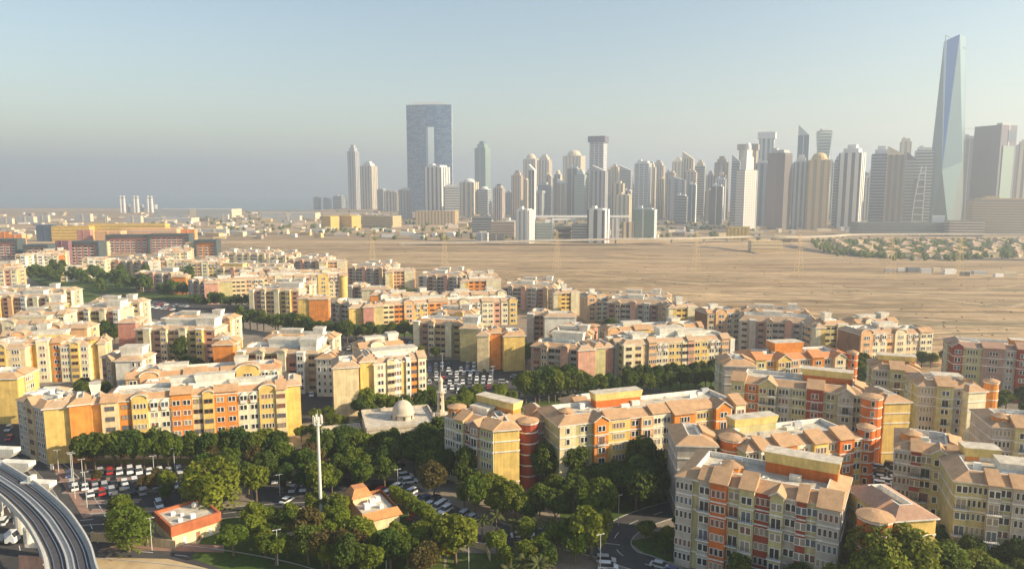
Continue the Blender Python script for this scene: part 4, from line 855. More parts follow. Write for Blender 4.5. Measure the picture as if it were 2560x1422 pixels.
# ---- the gate tower
D = ROW(530); yw = R(-5); hG = hz(262, D); xa, xb = xz(1017, D, 150), xz(1131, D, 150); wG = (xb - xa) / (math.cos(yw) + .11 * math.sin(-yw)); dG = wG * .11
rt = empty('tower', (xa, D + wG * math.sin(-yw), 0), yw, 'blue gate shaped tower with tall slot opening and maze pattern', 'tower', GT)
uo0, uo1, zo0, zo1 = wG * .44, wG * .62, hz(470, D), hz(316, D)
def bow(mb, x0, x1, z0, z1, m):          # gently bowed fronts
    n_ = 6; f = lambda x: -wG * .05 * (1 - ((x - wG / 2) / (wG / 2)) ** 2)
    xs = [x0 + (x1 - x0) * i / n_ for i in range(n_ + 1)]
    pts = [(x, f(x), z) for z in (z0, z1) for x in xs] + [(x, dG - f(x), z) for z in (z0, z1) for x in xs]; k = n_ + 1; fs = []
    for i in range(n_): fs += [(i, i + 1, k + i + 1, k + i), (2 * k + i + 1, 2 * k + i, 3 * k + i, 3 * k + i + 1), (k + i, k + i + 1, 3 * k + i + 1, 3 * k + i), (i + 1, i, 2 * k + i, 2 * k + i + 1)]
    fs += [(0, k, 3 * k, 2 * k), (n_, 2 * k + n_, 3 * k + n_, k + n_)]
    mb.mesh(pts, fs, m)
simple('gate_band', (.26, .38, .48), .4); simple('gate_blue', (.025, .085, .20), .3, var=.12)
for nm, args in (('leg', (0, uo0, 0, zo1)), ('leg', (uo1, wG, 0, zo1)), ('bridge', (0, wG, zo1 + .01, hG)), ('podium', (uo0 + .01, uo1 - .01, 0, zo0))):
    mb = MB(); bow(mb, *args, 'gate_blue'); mb.build(nm, rt)
rg = random.Random(5); mb = MB(); z = 6; fG = lambda x: -wG * .05 * (1 - ((x - wG / 2) / (wG / 2)) ** 2)
while z < hG - 4:
    x = 1
    while x < wG - 2:
        ln = rg.uniform(4, 22); e = min(x + ln, wG - .5); mid = (x + e) / 2
        if not (uo0 - 2 < mid < uo1 + 2 and zo0 < z < zo1) and not (x < uo0 < e or x < uo1 < e) and rg.random() < .62:
            y0, y1 = fG(x), fG(e)
            mb.mesh([(x, y0 - .9, z), (e, y1 - .9, z), (e, y1 + .5, z), (x, y0 + .5, z), (x, y0 - .9, z + 1.7), (e, y1 - .9, z + 1.7), (e, y1 + .5, z + 1.7), (x, y0 + .5, z + 1.7)], [(0, 1, 5, 4), (4, 5, 6, 7), (3, 2, 1, 0)], 'gate_band')
            if rg.random() < .5: mb.box(e - .9, e + .6, fG(e) - .8, fG(e) + .5, z, z + 6.5, 'gate_band')
        x = e + rg.uniform(1, 5)
    z += 6.2
mb.build('maze_bands', rt, kind='stuff')
mb = MB(); z = 5
while z < hG: mb.box(wG - .6, wG + .8, dG * .1, dG * .9, z, z + 2.4, 'tl_white', False); z += 6.2
mb.build('side_balconies', rt, kind='stuff')
mb = MB(); mb.prism([(wG * (.5 + .42 * math.cos(t)), hG + 11 * math.sin(t)) for t in [i * math.pi / 12 for i in range(13)]], -wG * .03, dG + wG * .03, 'tl_white'); mb.build('crown', rt)
# ------------------------------------------------------------------ low blocks before the skyline
GL = 'low blocks before the skyline'
def low(x0, x1, yt, yb, label, dark='tw_grey', lit='tl_grey', style='slab', yaw=-8, asp=.5, floor=4.5, fin=4, crown='none', cat='building', name='low_building', group=GL):
    return T(x0, x1, yt, yb, label, style, dark, lit, crown, yaw=yaw, asp=asp, floor=floor, name=name, cat=cat, group=group, fin=fin)
low(1289, 1337, 526, 608, 'white slab sided block standing nearest at the edge of the sand', 'tl_grey', 'tl_white', 'fin', fin=3, yaw=-30, asp=.8, crown='flat')
low(1334, 1384, 558, 606, 'grey green low wing beside the white slab sided block', 'tw_green', 'tl_grey')
low(1430, 1474, 560, 606, 'grey low wing left of the second white slab sided block', 'tw_dim', 'tl_grey')
low(1470, 1528, 525, 608, 'grey block with bright white end ribs, second of three', 'tw_dim', 'tl_white', 'fin', fin=2, yaw=-30, asp=.8, crown='flat')
low(1528, 1548, 548, 600, 'small pale block tucked right of the ribbed grey block', 'tl_grey', 'tl_white', 'fin', fin=2)
low(1556, 1584, 556, 600, 'brownish low block with cream edge', 'tw_brown', 'tl_cream', 'fin', fin=2)
low(1584, 1646, 524, 600, 'glass block with white pillar end, third of three', 'tw_green', 'tl_silver', 'plain', yaw=-24, crown='flat')
# frame building with a long beam
D = ROW(604); rt = empty('gateway', (xz(1380, D, 10), D, 0), 0, 'pale portal frame between the two low grey wings', 'gateway', GL); wq = xz(1438, D, 10) - xz(1380, D, 10); hq = hz(551, D)
for u in (0, wq - 3): mb = MB(); mb.box(u, u + 3, 0, 8, 0, hq, 'tl_white'); mb.build('post', rt)
mb = MB(); mb.box(0, wq, 0, 8, hq, hq + 3, 'tl_white', False); mb.build('beam', rt)
for z in (hq * .35, hq * .6): mb = MB(); mb.box(3, wq - 3, 3, 20, z, z + 2.5, 'tl_brown', False); mb.build('deck', rt)
mb = MB(); mb.box(8, wq - 6, 10, 30, 0, hq * .7, 'tw_brown'); mb.build('wall', rt)
D = ROW(585); rt = empty('skybridge', (xz(1340, D, 20), D, 0), 0, 'long thin white elevated beam linking the low grey blocks', 'bridge', GL); wq = xz(1572, D, 20) - xz(1340, D, 20); zq = hz(544, D)
mb = MB(); mb.box(0, wq, 0, 8, zq, zq + 4, 'tl_white', False); mb.build('beam', rt)
for i in range(7): mb = MB(); mb.box(wq * i / 6 - 1, wq * i / 6 + 1, 2, 5, 0, zq, 'tl_grey'); mb.build('post', rt)
low(1821, 1879, 568, 600, 'bright yellow ribbed block below the white stone tower', 'ochre', 'slabyellow', 'fin', fin=6, yaw=-14)
low(1880, 1958, 603, 630, 'sand coloured hall with two window rows on a ledge', 'tl_gold', 'tl_cream', 'slab', yaw=-4, asp=.4, floor=5)
low(1940, 1998, 590, 605, 'small cream flat hall behind the sand coloured hall', 'tl_gold', 'tl_cream', yaw=-4)
low(1037, 1142, 528, 562, 'wide beige drum like block under the gate tower', 'tl_brown', 'tl_gold', 'fin', fin=12, yaw=-6, asp=.5)
low(800, 842, 541, 575, 'ochre striped cube, first of three near the far road', 'ochre', 'tl_gold', yaw=-30, asp=1, floor=4)
low(838, 896, 540, 574, 'ochre striped cube, second of three near the far road', 'ochre', 'tl_gold', yaw=-30, asp=.7, floor=4)
low(898, 998, 540, 570, 'ochre and brown striped block, third of three near the far road', 'tl_brown', 'slabyellow', yaw=-26, asp=.4, floor=4)
low(1180, 1232, 545, 590, 'dark grey office block right of the beige drum', 'tw_dim', 'tl_grey')
low(1228, 1290, 555, 596, 'brown low shop block left of the white slab sided block', 'tl_brown', 'tl_pink')
low(1190, 1220, 582, 603, 'white gabled shed on the sand', 'tl_grey', 'tl_white', 'plain'); low(1222, 1262, 586, 606, 'brown shed with lit end on the sand', 'tl_brown', 'tl_cream', 'plain')
for k, (x0, x1, yt, yb, mt, ds) in enumerate(((2216, 2240, 672, 681, 'tl_grey', 'grey site hut'), (2246, 2262, 670, 679, 'tl_white', 'white site cabin'), (2270, 2300, 669, 681, 'tw_grey', 'slate site shed'), (2306, 2330, 672, 683, 'tl_white', 'white site cabin'), (2334, 2352, 670, 680, 'tl_cream', 'cream site cabin'), (2362, 2392, 673, 686, 'tl_white', 'white site cabin'), (2404, 2426, 680, 690, 'tw_dim', 'slate site shed'), (2436, 2470, 678, 688, 'tl_grey', 'grey site hut'), (2488, 2510, 684, 694, 'tl_white', 'white site cabin'), (2514, 2546, 682, 693, 'tl_cream', 'cream site cabin'))):
    r_, *_x = low(x0, x1, yt, yb, '', mt, mt, yaw=-10 + 6 * (k % 3), asp=.35, floor=20); later(r_, ds + ' at the building site on the sand', 'building', GL)
D = ROW(560); zc = hz(322, D); rt = empty('tower_crane', (xz(2456, D, zc), D - 4, 0), 0, 'thin grey tower crane left of the broad violet tower', 'crane'); mb = MB(); mb.box(-1, 1, -1, 1, 0, zc + 8, 'polegrey'); mb.build('mast', rt)
mb = MB(); mb.box(-44, 14, -.7, .7, zc - 1, zc + .6, 'polegrey', False); mb.build('jib', rt); mb = MB(); mb.box(9, 14, -1.5, 1.5, zc - 4, zc - 1, 'concrete', False); mb.build('counterweight', rt)
# ---- far left
GM = 'coloured slab buildings at the upper left'
def frame_blk(x0, x1, yt, yb, label, wallc, frm='teal'):
    D = ROW(yb); h = hz(yt, D); x = xz(x0, D, h); wq = xz(x1, D, h) - x; rt = empty('slab_building', (x, D, 0), R(4), label, 'building', GM)
    mb = MB(); mb.box(0, wq, 1, 16, 0, h - 3, wallc); mb.build('wall', rt)
    mb = MB(); mb.box(-2, wq + 2, -1.5, 17, h - 3, h, frm, False); mb.build('roof', rt)
    for u in (-2, wq - 1): mb = MB(); mb.box(u, u + 3, -1.5, 17, 0, h - 3.01, frm); mb.build('frame', rt)
    n_ = int((h - 5) / 3.4)
    mb = MB()
    for k in range(n_):
        for i in range(int(wq / 7)): u = 3 + i * 7; mb.box(u, u + 4.4, .4, 1.4, 1 + k * 3.4, 2.0 + k * 3.4, 'trim', False); mb.box(u + .4, u + 4, .9, 1.2, 2.1 + k * 3.4, 3.6 + k * 3.4, 'glass')
    mb.build('balconies', rt, kind='stuff'); return rt
frame_blk(268, 366, 587, 634, 'red and white balconied slab with dark frame, left of a joined pair', 'rosewall'); frame_blk(372, 466, 585, 634, 'red and white balconied slab with dark frame, right of a joined pair', 'rosewall')
frame_blk(168, 240, 604, 660, 'red slab with dark frame and plum end wall', 'rosewall'); frame_blk(489, 536, 600, 642, 'small orange slab with dark frame at the right of the row', 'orange'); frame_blk(-40, 36, 598, 648, 'red and white slab cut by the left edge', 'rosewall'); frame_blk(62, 114, 612, 650, 'low slab with teal roof frame near the left edge', 'pink')
low(139, 170, 602, 662, 'plum blank end tower of the red slab', 'plum', 'plum', 'plain', yaw=2, group=GM); low(240, 268, 604, 640, 'yellow striped link block between red slabs', 'tl_gold', 'tl_cream', yaw=2, group=GM); low(464, 490, 606, 640, 'pale striped link block right of the red pair', 'tl_gold', 'tl_cream', yaw=2, group=GM)
low(128, 222, 566, 604, 'long yellow striped block left half, far behind the red slabs', 'ochre', 'slabyellow', yaw=2, asp=.3, floor=5, group=GM); low(222, 410, 560, 602, 'long yellow striped block right half, far behind the red slabs', 'ochre', 'slabyellow', yaw=2, asp=.15, floor=5, group=GM)
low(90, 130, 562, 604, 'dark slate glass cube at the end of the yellow striped block', 'tw_navy', 'tw_navy', 'plain', yaw=2, group=GM); low(192, 224, 575, 610, 'pink blank block before the yellow striped block', 'rosewall', 'rosewall', 'plain', yaw=2, group=GM); low(236, 300, 578, 612, 'salmon block above the red pair, left', 'peach', 'peach', 'plain', yaw=2, group=GM); low(300, 440, 572, 608, 'salmon block above the red pair, right', 'peach', 'tl_pink', yaw=2, asp=.3, group=GM)
low(0, 22, 580, 618, 'orange stub block at the left edge', 'orange', 'orange', 'plain', yaw=2, group=GM); low(20, 54, 586, 622, 'orange block with notch near the left edge', 'orange', 'peach', 'plain', yaw=2, group=GM); low(452, 486, 573, 606, 'orange tower block right of the salmon blocks', 'orange', 'peach', 'plain', yaw=2, group=GM)
GI = 'industrial sheds on the hazy plain'
for (x0, x1, yt, yb, lb) in [(92, 120, 538, 556, 'white cube shed on the plain at the left'), (40, 84, 542, 558, 'pale low shed left of the white cube shed'), (0, 30, 546, 560, 'grey low shed at the left edge of the plain'), (186, 226, 535, 554, 'pale shed midway to the power station'), (258, 268, 540, 556, 'thin white silo by the power station'), (312, 352, 540, 557, 'white turbine hall below the chimneys'), (380, 582, 523, 545, 'very long pale warehouse right of the chimneys'), (545, 570, 536, 552, 'dark shed at the warehouse end'), (340, 480, 545, 556, 'low tan warehouse front'), (505, 566, 573, 590, 'flat cream depot on the sand'), (566, 640, 577, 588, 'low brown depot with white vans'), (650, 790, 532, 548, 'low pale sheds before the sea'), (690, 750, 540, 556, 'dark green roofed hall before the sea')]:
    low(x0, x1, yt, yb, lb, 'tl_grey', 'tl_cream', 'plain', yaw=-3, asp=.3, group=GI, floor=8)
D = ROW(532)
for i, (px, nm) in enumerate(((302, 'first'), (310, 'second'), (336, 'third'), (344, 'fourth'), (370, 'fifth'), (379, 'sixth'))):
    hh = hz(490, D); x = xz(px, D, 40); rt = empty('chimney', (x, D, 0), 0, 'tall pale power station chimney, %s from the left' % nm, 'chimney', 'power station chimneys')
    mb = MB(); mb.lathe([(5.5, 0), (4.2, hh)], 10, 'tl_white'); mb.build('stack', rt); mb = MB(); mb.lathe([(4.6, hh - 9), (4.5, hh - 5)], 10, 'tl_brown'); mb.build('band', rt)
    mb = MB(); mb.box(-9, 9, 6, 26, 0, 30, 'tl_grey'); mb.build('boiler_house', rt)

rk = random.Random(14)
for i in range(66):
    px = 1240 + i * 20 + rk.uniform(-9, 9); wq = rk.uniform(18, 34); yt = rk.uniform(405, 490) - (px - 1240) * .03; yb = rk.uniform(538, 552)
    if 2290 < px < 2400 or 1825 < px < 1910 or 1225 < px < 1290 and i % 2: continue
    st = rk.choice(['slab', 'fin', 'fin', 'plain', 'both']); r_, *_x = T(px, px + wq, yt, yb, '', st, rk.choice(['tw_grey', 'tw_blue', 'tl_brown', 'tw_dim', 'tw_brown', 'tw_navy']), rk.choice(['tl_grey', 'tl_cream', 'tl_pink', 'tl_silver', 'tl_white', 'tl_cream']), rk.choice(['flat', 'step', 'step2', 'slant', 'dome', 'cap', 'spire']), fin=rk.choice([2, 3, 4]))
    later(r_, {'slab': 'floor striped', 'fin': 'ribbed', 'plain': 'plain sided', 'both': 'gridded'}[st] + ' tower in the hazy back rank of the skyline', 'tower', GT)
# ------------------------------------------------------------------ streets, car parks, lawns
LOTS = []
def lot(px, z=.014):
    area('car_park', px, z, 'asphalt'); LOTS.append([G(a, b) for a, b in px])
lot([(140, 1158), (470, 1158), (480, 1290), (215, 1296)]); lot([(1060, 900), (1312, 898), (1300, 992), (1090, 1008)]); lot([(900, 1215), (1010, 1200), (1190, 1290), (1330, 1330), (1290, 1372), (1100, 1345), (1000, 1300)])
lot([(820, 840), (1040, 840), (1042, 886), (800, 886)]); lot([(280, 738), (640, 768), (620, 806), (430, 806), (260, 775)]); lot([(2170, 1120), (2260, 1120), (2270, 1250), (2170, 1250)]); lot([(1365, 1020), (1400, 1010), (1402, 1130), (1372, 1130)]); lot([(-60, 1030), (44, 1020), (62, 1120), (-40, 1140)]); lot([(742, 970), (830, 960), (832, 1052), (752, 1058)])
for k, (a, b_, w_) in enumerate((((150, 1201), (455, 1196), 2.6), ((160, 1229), (440, 1224), 2.2), ((205, 1256), (350, 1252), 2.0), ((225, 1278), (470, 1272), 2.4))):
    strip('traffic_island', [a, b_], w_, .12, 'brickpave'); kerb([a, b_], w_ / 2); kerb([a, b_], -w_ / 2)
area('footpath', [(128, 1160), (150, 1160), (232, 1290), (208, 1296)], .1, 'brickpave')
lot([(620, 1190), (1000, 1200), (900, 1260), (640, 1262)])
def lawn(px, z=.008): area('lawn', px, z, 'lawn')
lawn([(180, 1150), (720, 1140), (730, 1165), (170, 1178)]); lawn([(540, 1270), (1000, 1262), (1110, 1370), (1110, 1450), (640, 1450), (480, 1395)], .018); lawn([(210, 1305), (380, 1280), (380, 1340), (230, 1350)]); lawn([(720, 1098), (800, 1085), (820, 1140), (720, 1150)]); lawn([(1320, 930), (1820, 930), (1820, 1010), (1300, 1030)]); lawn([(1060, 1000), (1240, 985), (1300, 1030), (1120, 1090), (900, 1080), (880, 1050)])
lawn([(60, 690), (480, 690), (600, 740), (400, 790), (180, 750)]); lawn([(1400, 1230), (1690, 1180), (1690, 1262), (1540, 1320), (1400, 1300)]); lawn([(1570, 1352), (1690, 1330), (1760, 1400), (1640, 1404)], .02); lawn([(2110, 1400), (2600, 1330), (2700, 1560), (2100, 1560)]); lawn([(570, 780), (860, 800), (1040, 850), (1040, 838), (860, 780)])
lawn([(1120, 1380), (1330, 1385), (1300, 1520), (1100, 1520)], .012)
area('sand_plot', [(235, 1392), (420, 1396), (600, 1440), (520, 1500), (180, 1500)], .016, 'sand'); area('footpath', [(240, 1350), (560, 1362), (560, 1380), (240, 1372)], .022, 'brickpave'); area('plaza', [(715, 1098), (900, 1075), (900, 1095), (730, 1128)], .02, 'sand')
road([(180, 1366), (300, 1374), (420, 1384), (560, 1402), (720, 1436), (900, 1500)], 8.5); road([(70, 1130), (120, 1165), (170, 1215), (205, 1270), (235, 1330), (250, 1372)], 7.5, z=.024); road([(200, 1300), (330, 1292), (480, 1290), (640, 1275), (900, 1262)], 6.5, z=.028)
road([(1720, 1262), (1640, 1284), (1570, 1312), (1535, 1350), (1560, 1390), (1640, 1420), (1760, 1500)], 8, z=.032); road([(1300, 1330), (1400, 1350), (1480, 1370), (1545, 1380)], 7, z=.036, marks=False)
road([(700, 1075), (900, 1060), (1100, 1010), (1300, 1000), (1420, 975), (1560, 968), (1800, 1010)], 7, z=.01); road([(-140, 1080), (0, 1240), (40, 1330), (60, 1460), (60, 1700)], 20, z=.012); road([(250, 735), (420, 765), (640, 790), (860, 840), (1060, 898)], 7, z=.02, marks=False)
# desert tracks and the villa quarter
for i, (px, wd) in enumerate([([(560, 646), (1020, 656), (1500, 688), (2000, 742), (2600, 850)], 9), ([(560, 610), (900, 622), (1300, 645), (1700, 668), (2300, 742), (2700, 790)], 6), ([(1900, 860), (2150, 805), (2400, 790), (2700, 730)], 6), ([(1000, 640), (1400, 632), (1800, 640), (2200, 660)], 8), ([(1500, 720), (1760, 760), (2100, 830), (2300, 870)], 4), ([(700, 600), (1100, 612), (1280, 622)], 10)]):
    strip('dirt_track', px, wd, .03 + .006 * i, 'track')
strip('road', [(1960, 612), (2080, 634), (2300, 645), (2700, 652)], 24, .08, 'asphalt'); strip('road', [(500, 580), (900, 592), (1290, 612), (1700, 614), (1900, 634)], 14, .07, 'asphalt')
rs = random.Random(9)
for i in range(26):                       # wheel ruts and graded lines along the plain
    x0 = rs.uniform(560, 2200); y0 = 600 + (.02 + .13 * rs.random()) * (x0 - 480) + rs.uniform(5, 30); ln = rs.uniform(250, 800); sl_ = rs.uniform(.02, .12) if i % 5 else rs.uniform(-.1, -.02)
    if y0 > 640 + .12 * (x0 - 480): continue
    strip('dirt_track', [(x0 + ln * k / 4, y0 + sl_ * ln * k / 4 + rs.uniform(-2, 2)) for k in range(5)], rs.uniform(1.5, 4.5), .072 + .003 * i, rs.choice(['track', 'track', 'farsand']))
# streaks of darker scrubby ground, one mass
rs = random.Random(17); mb = MB()
for i in range(230):
    px = rs.uniform(540, 2600); lo = 604 if px < 1900 else 662; hi = 645 + .13 * (px - 500); py = lo + (hi - lo) * rs.random(); p = G(px, py); L_ = rs.uniform(15, 75); a = rs.uniform(-.28, .12); c, n_ = math.cos(a), math.sin(a); top, bot = [], []
    for k in range(9):
        t = k / 4 - 1; e = (1 - t * t) ** .6; x, y = p.x + c * L_ * t, p.y + n_ * L_ * t; w1, w2 = rs.uniform(1, 5) * e, rs.uniform(1, 5) * e; top.append((x - n_ * w1, y + c * w1, .055 + .0004 * i)); bot.append((x + n_ * w2, y - c * w2, .055 + .0004 * i))
    mb.poly(bot + top[::-1], rs.choice(['scrub', 'farsand', 'scrubland', 'scrubland']))
mb.build('scrub_streaks', kind='stuff')
# dry scrub, one mass
rs = random.Random(3); mb = MB()
for i in range(700):
    px = rs.uniform(520, 2600); t = (px - 520) / 2080; lo = 600 if px < 1900 else 645; hi = 640 + max(0, (px - 500)) * .145
    py = lo + (hi - lo) * rs.random() ** .8; p = G(px, py); s = rs.uniform(.3, 1.0)
    for k in range(2):
        a = rs.random() * 3.14; c, n_ = math.cos(a) * s, math.sin(a) * s; hgt = s * rs.uniform(.5, .9)
        mb.mesh([(p.x - c, p.y - n_, 0), (p.x + c, p.y + n_, 0), (p.x + c * .6, p.y + n_ * .6, hgt), (p.x - c * .6, p.y - n_ * .6, hgt * .8)], [(0, 1, 2, 3)], 'scrub')
mb.build('desert_scrub', kind='stuff')
mb = MB()
for i in range(420):                      # low sand banks that break the plain
    px = rs.uniform(520, 2600); hi = 640 + max(0, (px - 500)) * .14; py = rs.uniform(598, hi); p = G(px, py); L_ = rs.uniform(8, 45); a = rs.uniform(-.25, .1)
    if px > 2000 and py < 660: continue
    c, n_ = math.cos(a), math.sin(a); hgt = rs.uniform(.4, 1.5); pr = []
    for k in range(7):
        t = k / 6 * 2 - 1; x, y = p.x + c * L_ * t, p.y + n_ * L_ * t; e = hgt * (1 - t * t); wd = rs.uniform(2, 4.5)
        pr += [(x - n_ * -wd, y - c * wd, -.03), (x, y, e), (x + n_ * -wd, y + c * wd, -.03)]
    mb.mesh(pr, [(3 * k + j, 3 * k + 3 + j, 3 * k + 4 + j, 3 * k + 1 + j) for k in range(6) for j in (0, 1)], 'desert')
o = mb.build('sand_banks', kind='structure', smooth=True)
# ------------------------------------------------------------------ mosque
p = G(918, 1138); rt = empty('mosque', (p.x, p.y, 0), R(16), 'pale stone mosque with one plain dome between the yellow and red-drum blocks', 'mosque')
mb = MB(); mb.box(0, 23, 0, 20, 0, 8.2, 'palestone'); mb.build('hall', rt); mb = MB(); mb.box(-3, 17, -4, -.01, 0, 3.6, 'palestone'); mb.build('porch', rt)
mb = MB()
for a in ((0, 23, -.25, .25), (0, 23, 19.75, 20.25), (-.25, .25, .26, 19.74), (22.75, 23.25, .26, 19.74)): mb.box(*a, 8.2, 9.2, 'palestone')
mb.build('parapet', rt); mb = MB(); mb.box(.3, 22.7, .3, 19.7, 8.21, 8.3, 'flatroof'); mb.build('roof', rt); mb = MB(); mb.box(22.9, 34, 4, 15, 0, 7.2, 'sandwall'); mb.box(22.9, 34.2, 3.8, 15.2, 7.2, 7.6, 'palestone'); mb.build('side_hall', rt)
mb = MB(); mb.lathe([(3.7, 8.2), (3.7, 9.8), (3.95, 9.9), (3.95, 10.2), (3.6, 10.3)] + [(3.6 * math.cos(t), 10.3 + 4.2 * math.sin(t)) for t in [i * .157 for i in range(10)]] + [(.12, 14.6), (.05, 15.6)], 28, 'palestone', 13, 10); mb.build('dome', rt, smooth=True)
for i in range(8): mb = MB(); a = i * .785; mb.box(13 + 3.55 * math.cos(a) - .3, 13 + 3.55 * math.cos(a) + .3, 10 + 3.55 * math.sin(a) - .3, 10 + 3.55 * math.sin(a) + .3, 8.5, 9.6, 'glass'); mb.build('window', rt)
for i in range(5): mb = MB(); mb.box(3 + i * 4, 4 + i * 4, -.06, .05, 4.2, 6.6, 'glass'); mb.build('window', rt)
FOOT.append((p.x, p.y, math.cos(R(16)), math.sin(R(16)), 34, 20))
p = G(1103, 1098); rt = empty('minaret', (p.x, p.y, 0), 0, 'tall pale minaret with two galleries beside the mosque', 'minaret'); rt.scale = (.74, .74, .74)
mb = MB(); mb.box(-1.9, 1.9, -1.9, 1.9, 0, 12, 'stone'); mb.build('base', rt); mb = MB(); mb.lathe([(2.6, 11.4), (2.8, 12.4), (2.8, 13.2)], 8, 'palestone'); mb.build('gallery', rt); mb = MB(); mb.lathe([(1.7, 13), (1.5, 22)], 8, 'stone'); mb.build('shaft', rt); mb = MB(); mb.lathe([(1.5, 21.5), (2.1, 22.4), (2.1, 23.1)], 12, 'palestone'); mb.build('gallery', rt)
mb = MB(); mb.lathe([(1.05, 23), (1.0, 27.5)], 10, 'palestone'); mb.build('shaft', rt); mb = MB(); mb.lathe([(1.25, 27.4), (1.3, 28), (.9, 29), (.12, 30.2), (.06, 32)], 10, 'palestone'); mb.build('cap', rt)
for z in (3, 7, 15, 18.5): mb = MB(); mb.box(-.35, .35, -1.98 if z < 12 else -1.75, -1, z, z + 1.9, 'glass'); mb.build('window', rt)
def flat_house(name, label, cat, px, py, yaw, w_, d, h, wall, band=None, par=.8, extra=None):
    p = G(px, py); rt = empty(name, (p.x, p.y, 0), R(yaw), label, cat); FOOT.append((p.x, p.y, math.cos(R(yaw)), math.sin(R(yaw)), w_, d))
    hb = h - (2.0 if band else 0); mb = MB(); mb.box(0, w_, 0, d, 0, hb, wall); mb.build('wall', rt)
    mb = MB(); t = .35; o_ = .25 if band else .05
    for a in ((-o_, w_ + o_, -o_, t), (-o_, w_ + o_, d - t, d + o_), (-o_, t, t + .01, d - t - .01), (w_ - t, w_ + o_, t + .01, d - t - .01)): mb.box(*a, hb - .01, h + par, band or wall, False)
    mb.build('parapet', rt); mb = MB(); mb.box(t, w_ - t, t, d - t, h - .5, h - .2, 'flatroof'); mb.build('roof', rt); return rt
rt = flat_house('pump_house', 'low white walled annex with open roof left of the mosque', 'house', 808, 1128, 18, 13, 11, 4.2, 'palestone')
# pavilion with orange band
rt = flat_house('pavilion', 'low cream pavilion with a red orange roof band by the road', 'pavilion', 432, 1369, 44, 11.5, 11.5, 4.9, 'cream', 'bandred', .5)
for u in (2.4, 5.6, 8.6): mb = MB(); mb.box(u, u + .9, -.07, .05, 0, 2.1, 'brown' if u == 5.6 else 'trim'); mb.build('door', rt)
for (u, v, s) in ((3, 3, .5), (4.5, 6, .4), (6, 3, .6), (3, 8, .5)): mb = MB(); mb.box(u - s, u + s, v - s, v + s, 4.6, 4.7 + s * 1.6, 'acwhite'); mb.build('air_conditioner', rt)
mb = MB(); mb.lathe([(.8 * math.sin(t), 5.4 - .8 * math.cos(t)) for t in [i * .314 for i in range(11)]], 16, 'white', 8.5, 8.5, cap=False); mb.build('water_tank', rt, smooth=True)
# wall/fence around pavilion
def wall(label, pts, h, mat, t=.25, name='wall', cat='wall'):
    rt = empty(name, tuple(pts[0]), 0, label, cat); o = Vector(pts[0])
    for i in range(len(pts) - 1):
        a, b_ = pts[i] - o, pts[i + 1] - o; d = b_ - a; mb = MB(a, math.atan2(d.y, d.x)); mb.box(0, d.length, -t / 2, t / 2, 0, h, mat); mb.build('panel', rt)
        mb = MB(a, math.atan2(d.y, d.x)); mb.box(-.25, .25, -.3, .3, 0, h + .2, mat); mb.build('post', rt)
wall('low tan boundary wall in front of the weeping tree', [G(232, 1352), G(300, 1356), G(370, 1362), G(440, 1372)], 2.2, 'sandwall'); wall('tall cream screen wall behind the telecom mast', [G(708, 1312), G(760, 1300), G(803, 1292)], 3.6, 'cream')
wall('low pale wall by the curved lawn path', [G(640, 1360), G(700, 1345), G(740, 1335)], 1.0, 'palestone'); wall('terracotta garden wall around the café court', [G(900, 1375), G(1000, 1382), G(1090, 1372), G(1140, 1385)], 2.4, 'rust'); wall('brick retaining wall near the palms', [G(1160, 1362), G(1215, 1375), G(1225, 1400)], 1.6, 'sandwall')
# tiled pavilion with lantern
p = G(905, 1334); rt = empty('cafe_pavilion', (p.x, p.y, 0), R(30), 'cream pavilion with terracotta mansard and square tiled lantern', 'pavilion'); FOOT.append((p.x, p.y, math.cos(R(30)), math.sin(R(30)), 11, 14))
def frustum(name, x0, x1, y0, y1, z0, z1, ins, mat, open_=True):
    mb = MB(); pts = [(x0, y0, z0), (x1, y0, z0), (x1, y1, z0), (x0, y1, z0), (x0 + ins, y0 + ins, z1), (x1 - ins, y0 + ins, z1), (x1 - ins, y1 - ins, z1), (x0 + ins, y1 - ins, z1)]
    fs = [(i, (i + 1) % 4, 4 + (i + 1) % 4, 4 + i) for i in range(4)] + [(3, 2, 1, 0)]
    mb.mesh(pts, fs + ([] if open_ else [(4, 5, 6, 7)]), mat); return mb.build(name, rt)
mb = MB(); mb.box(0, 10, 0, 13, 0, 3.2, 'cream'); mb.build('wall', rt); frustum('roof', -.7, 10.7, -.7, 13.7, 3.0, 5.0, 1.1, 'tile_rust'); mb = MB(); mb.box(.8, 9.2, .8, 12.2, 3.2, 4.0, 'flatroof'); mb.build('flat_roof', rt)
mb = MB(); mb.box(.6, 5.2, 8.6, 13.0, 3.2, 6.0, 'cream'); mb.build('lantern', rt); frustum('lantern_roof', .1, 5.7, 8.1, 13.5, 5.8, 7.9, 1.1, 'tile_rust', False)
for (u, v, s) in ((3, 5, .7), (5, 6.5, .8), (6.4, 3.6, .5), (7, 8, .6)): mb = MB(); mb.box(u - s, u + s, v - s, v + s, 3.9, 4.1 + s * 1.8, 'acwhite'); mb.build('air_conditioner', rt)
area('pool', [(950, 1352), (1010, 1346), (1014, 1358), (956, 1366)], .03, 'pool')
p = G(1072, 1372); rt = empty('tank', (p.x, p.y, 0), R(15), 'white cylindrical storage tank lying beside the café court', 'tank'); mb = MB(); mb.tube((-3, 0, 2.4), (3, 0, 2.4), 1.6, 1.6, 'white', 16); mb.lathe([(.01, 0)], 3, 'white', cap=False) if 0 else None; mb.mesh([(-3, 1.6 * math.cos(i * .3927), 2.4 + 1.6 * math.sin(i * .3927)) for i in range(16)], [tuple(range(16))], 'white'); mb.build('drum', rt)
for u in (-2, 2): mb = MB(); mb.box(u - .3, u + .3, -1.2, 1.2, 0, 1.2, 'concrete'); mb.build('cradle', rt)
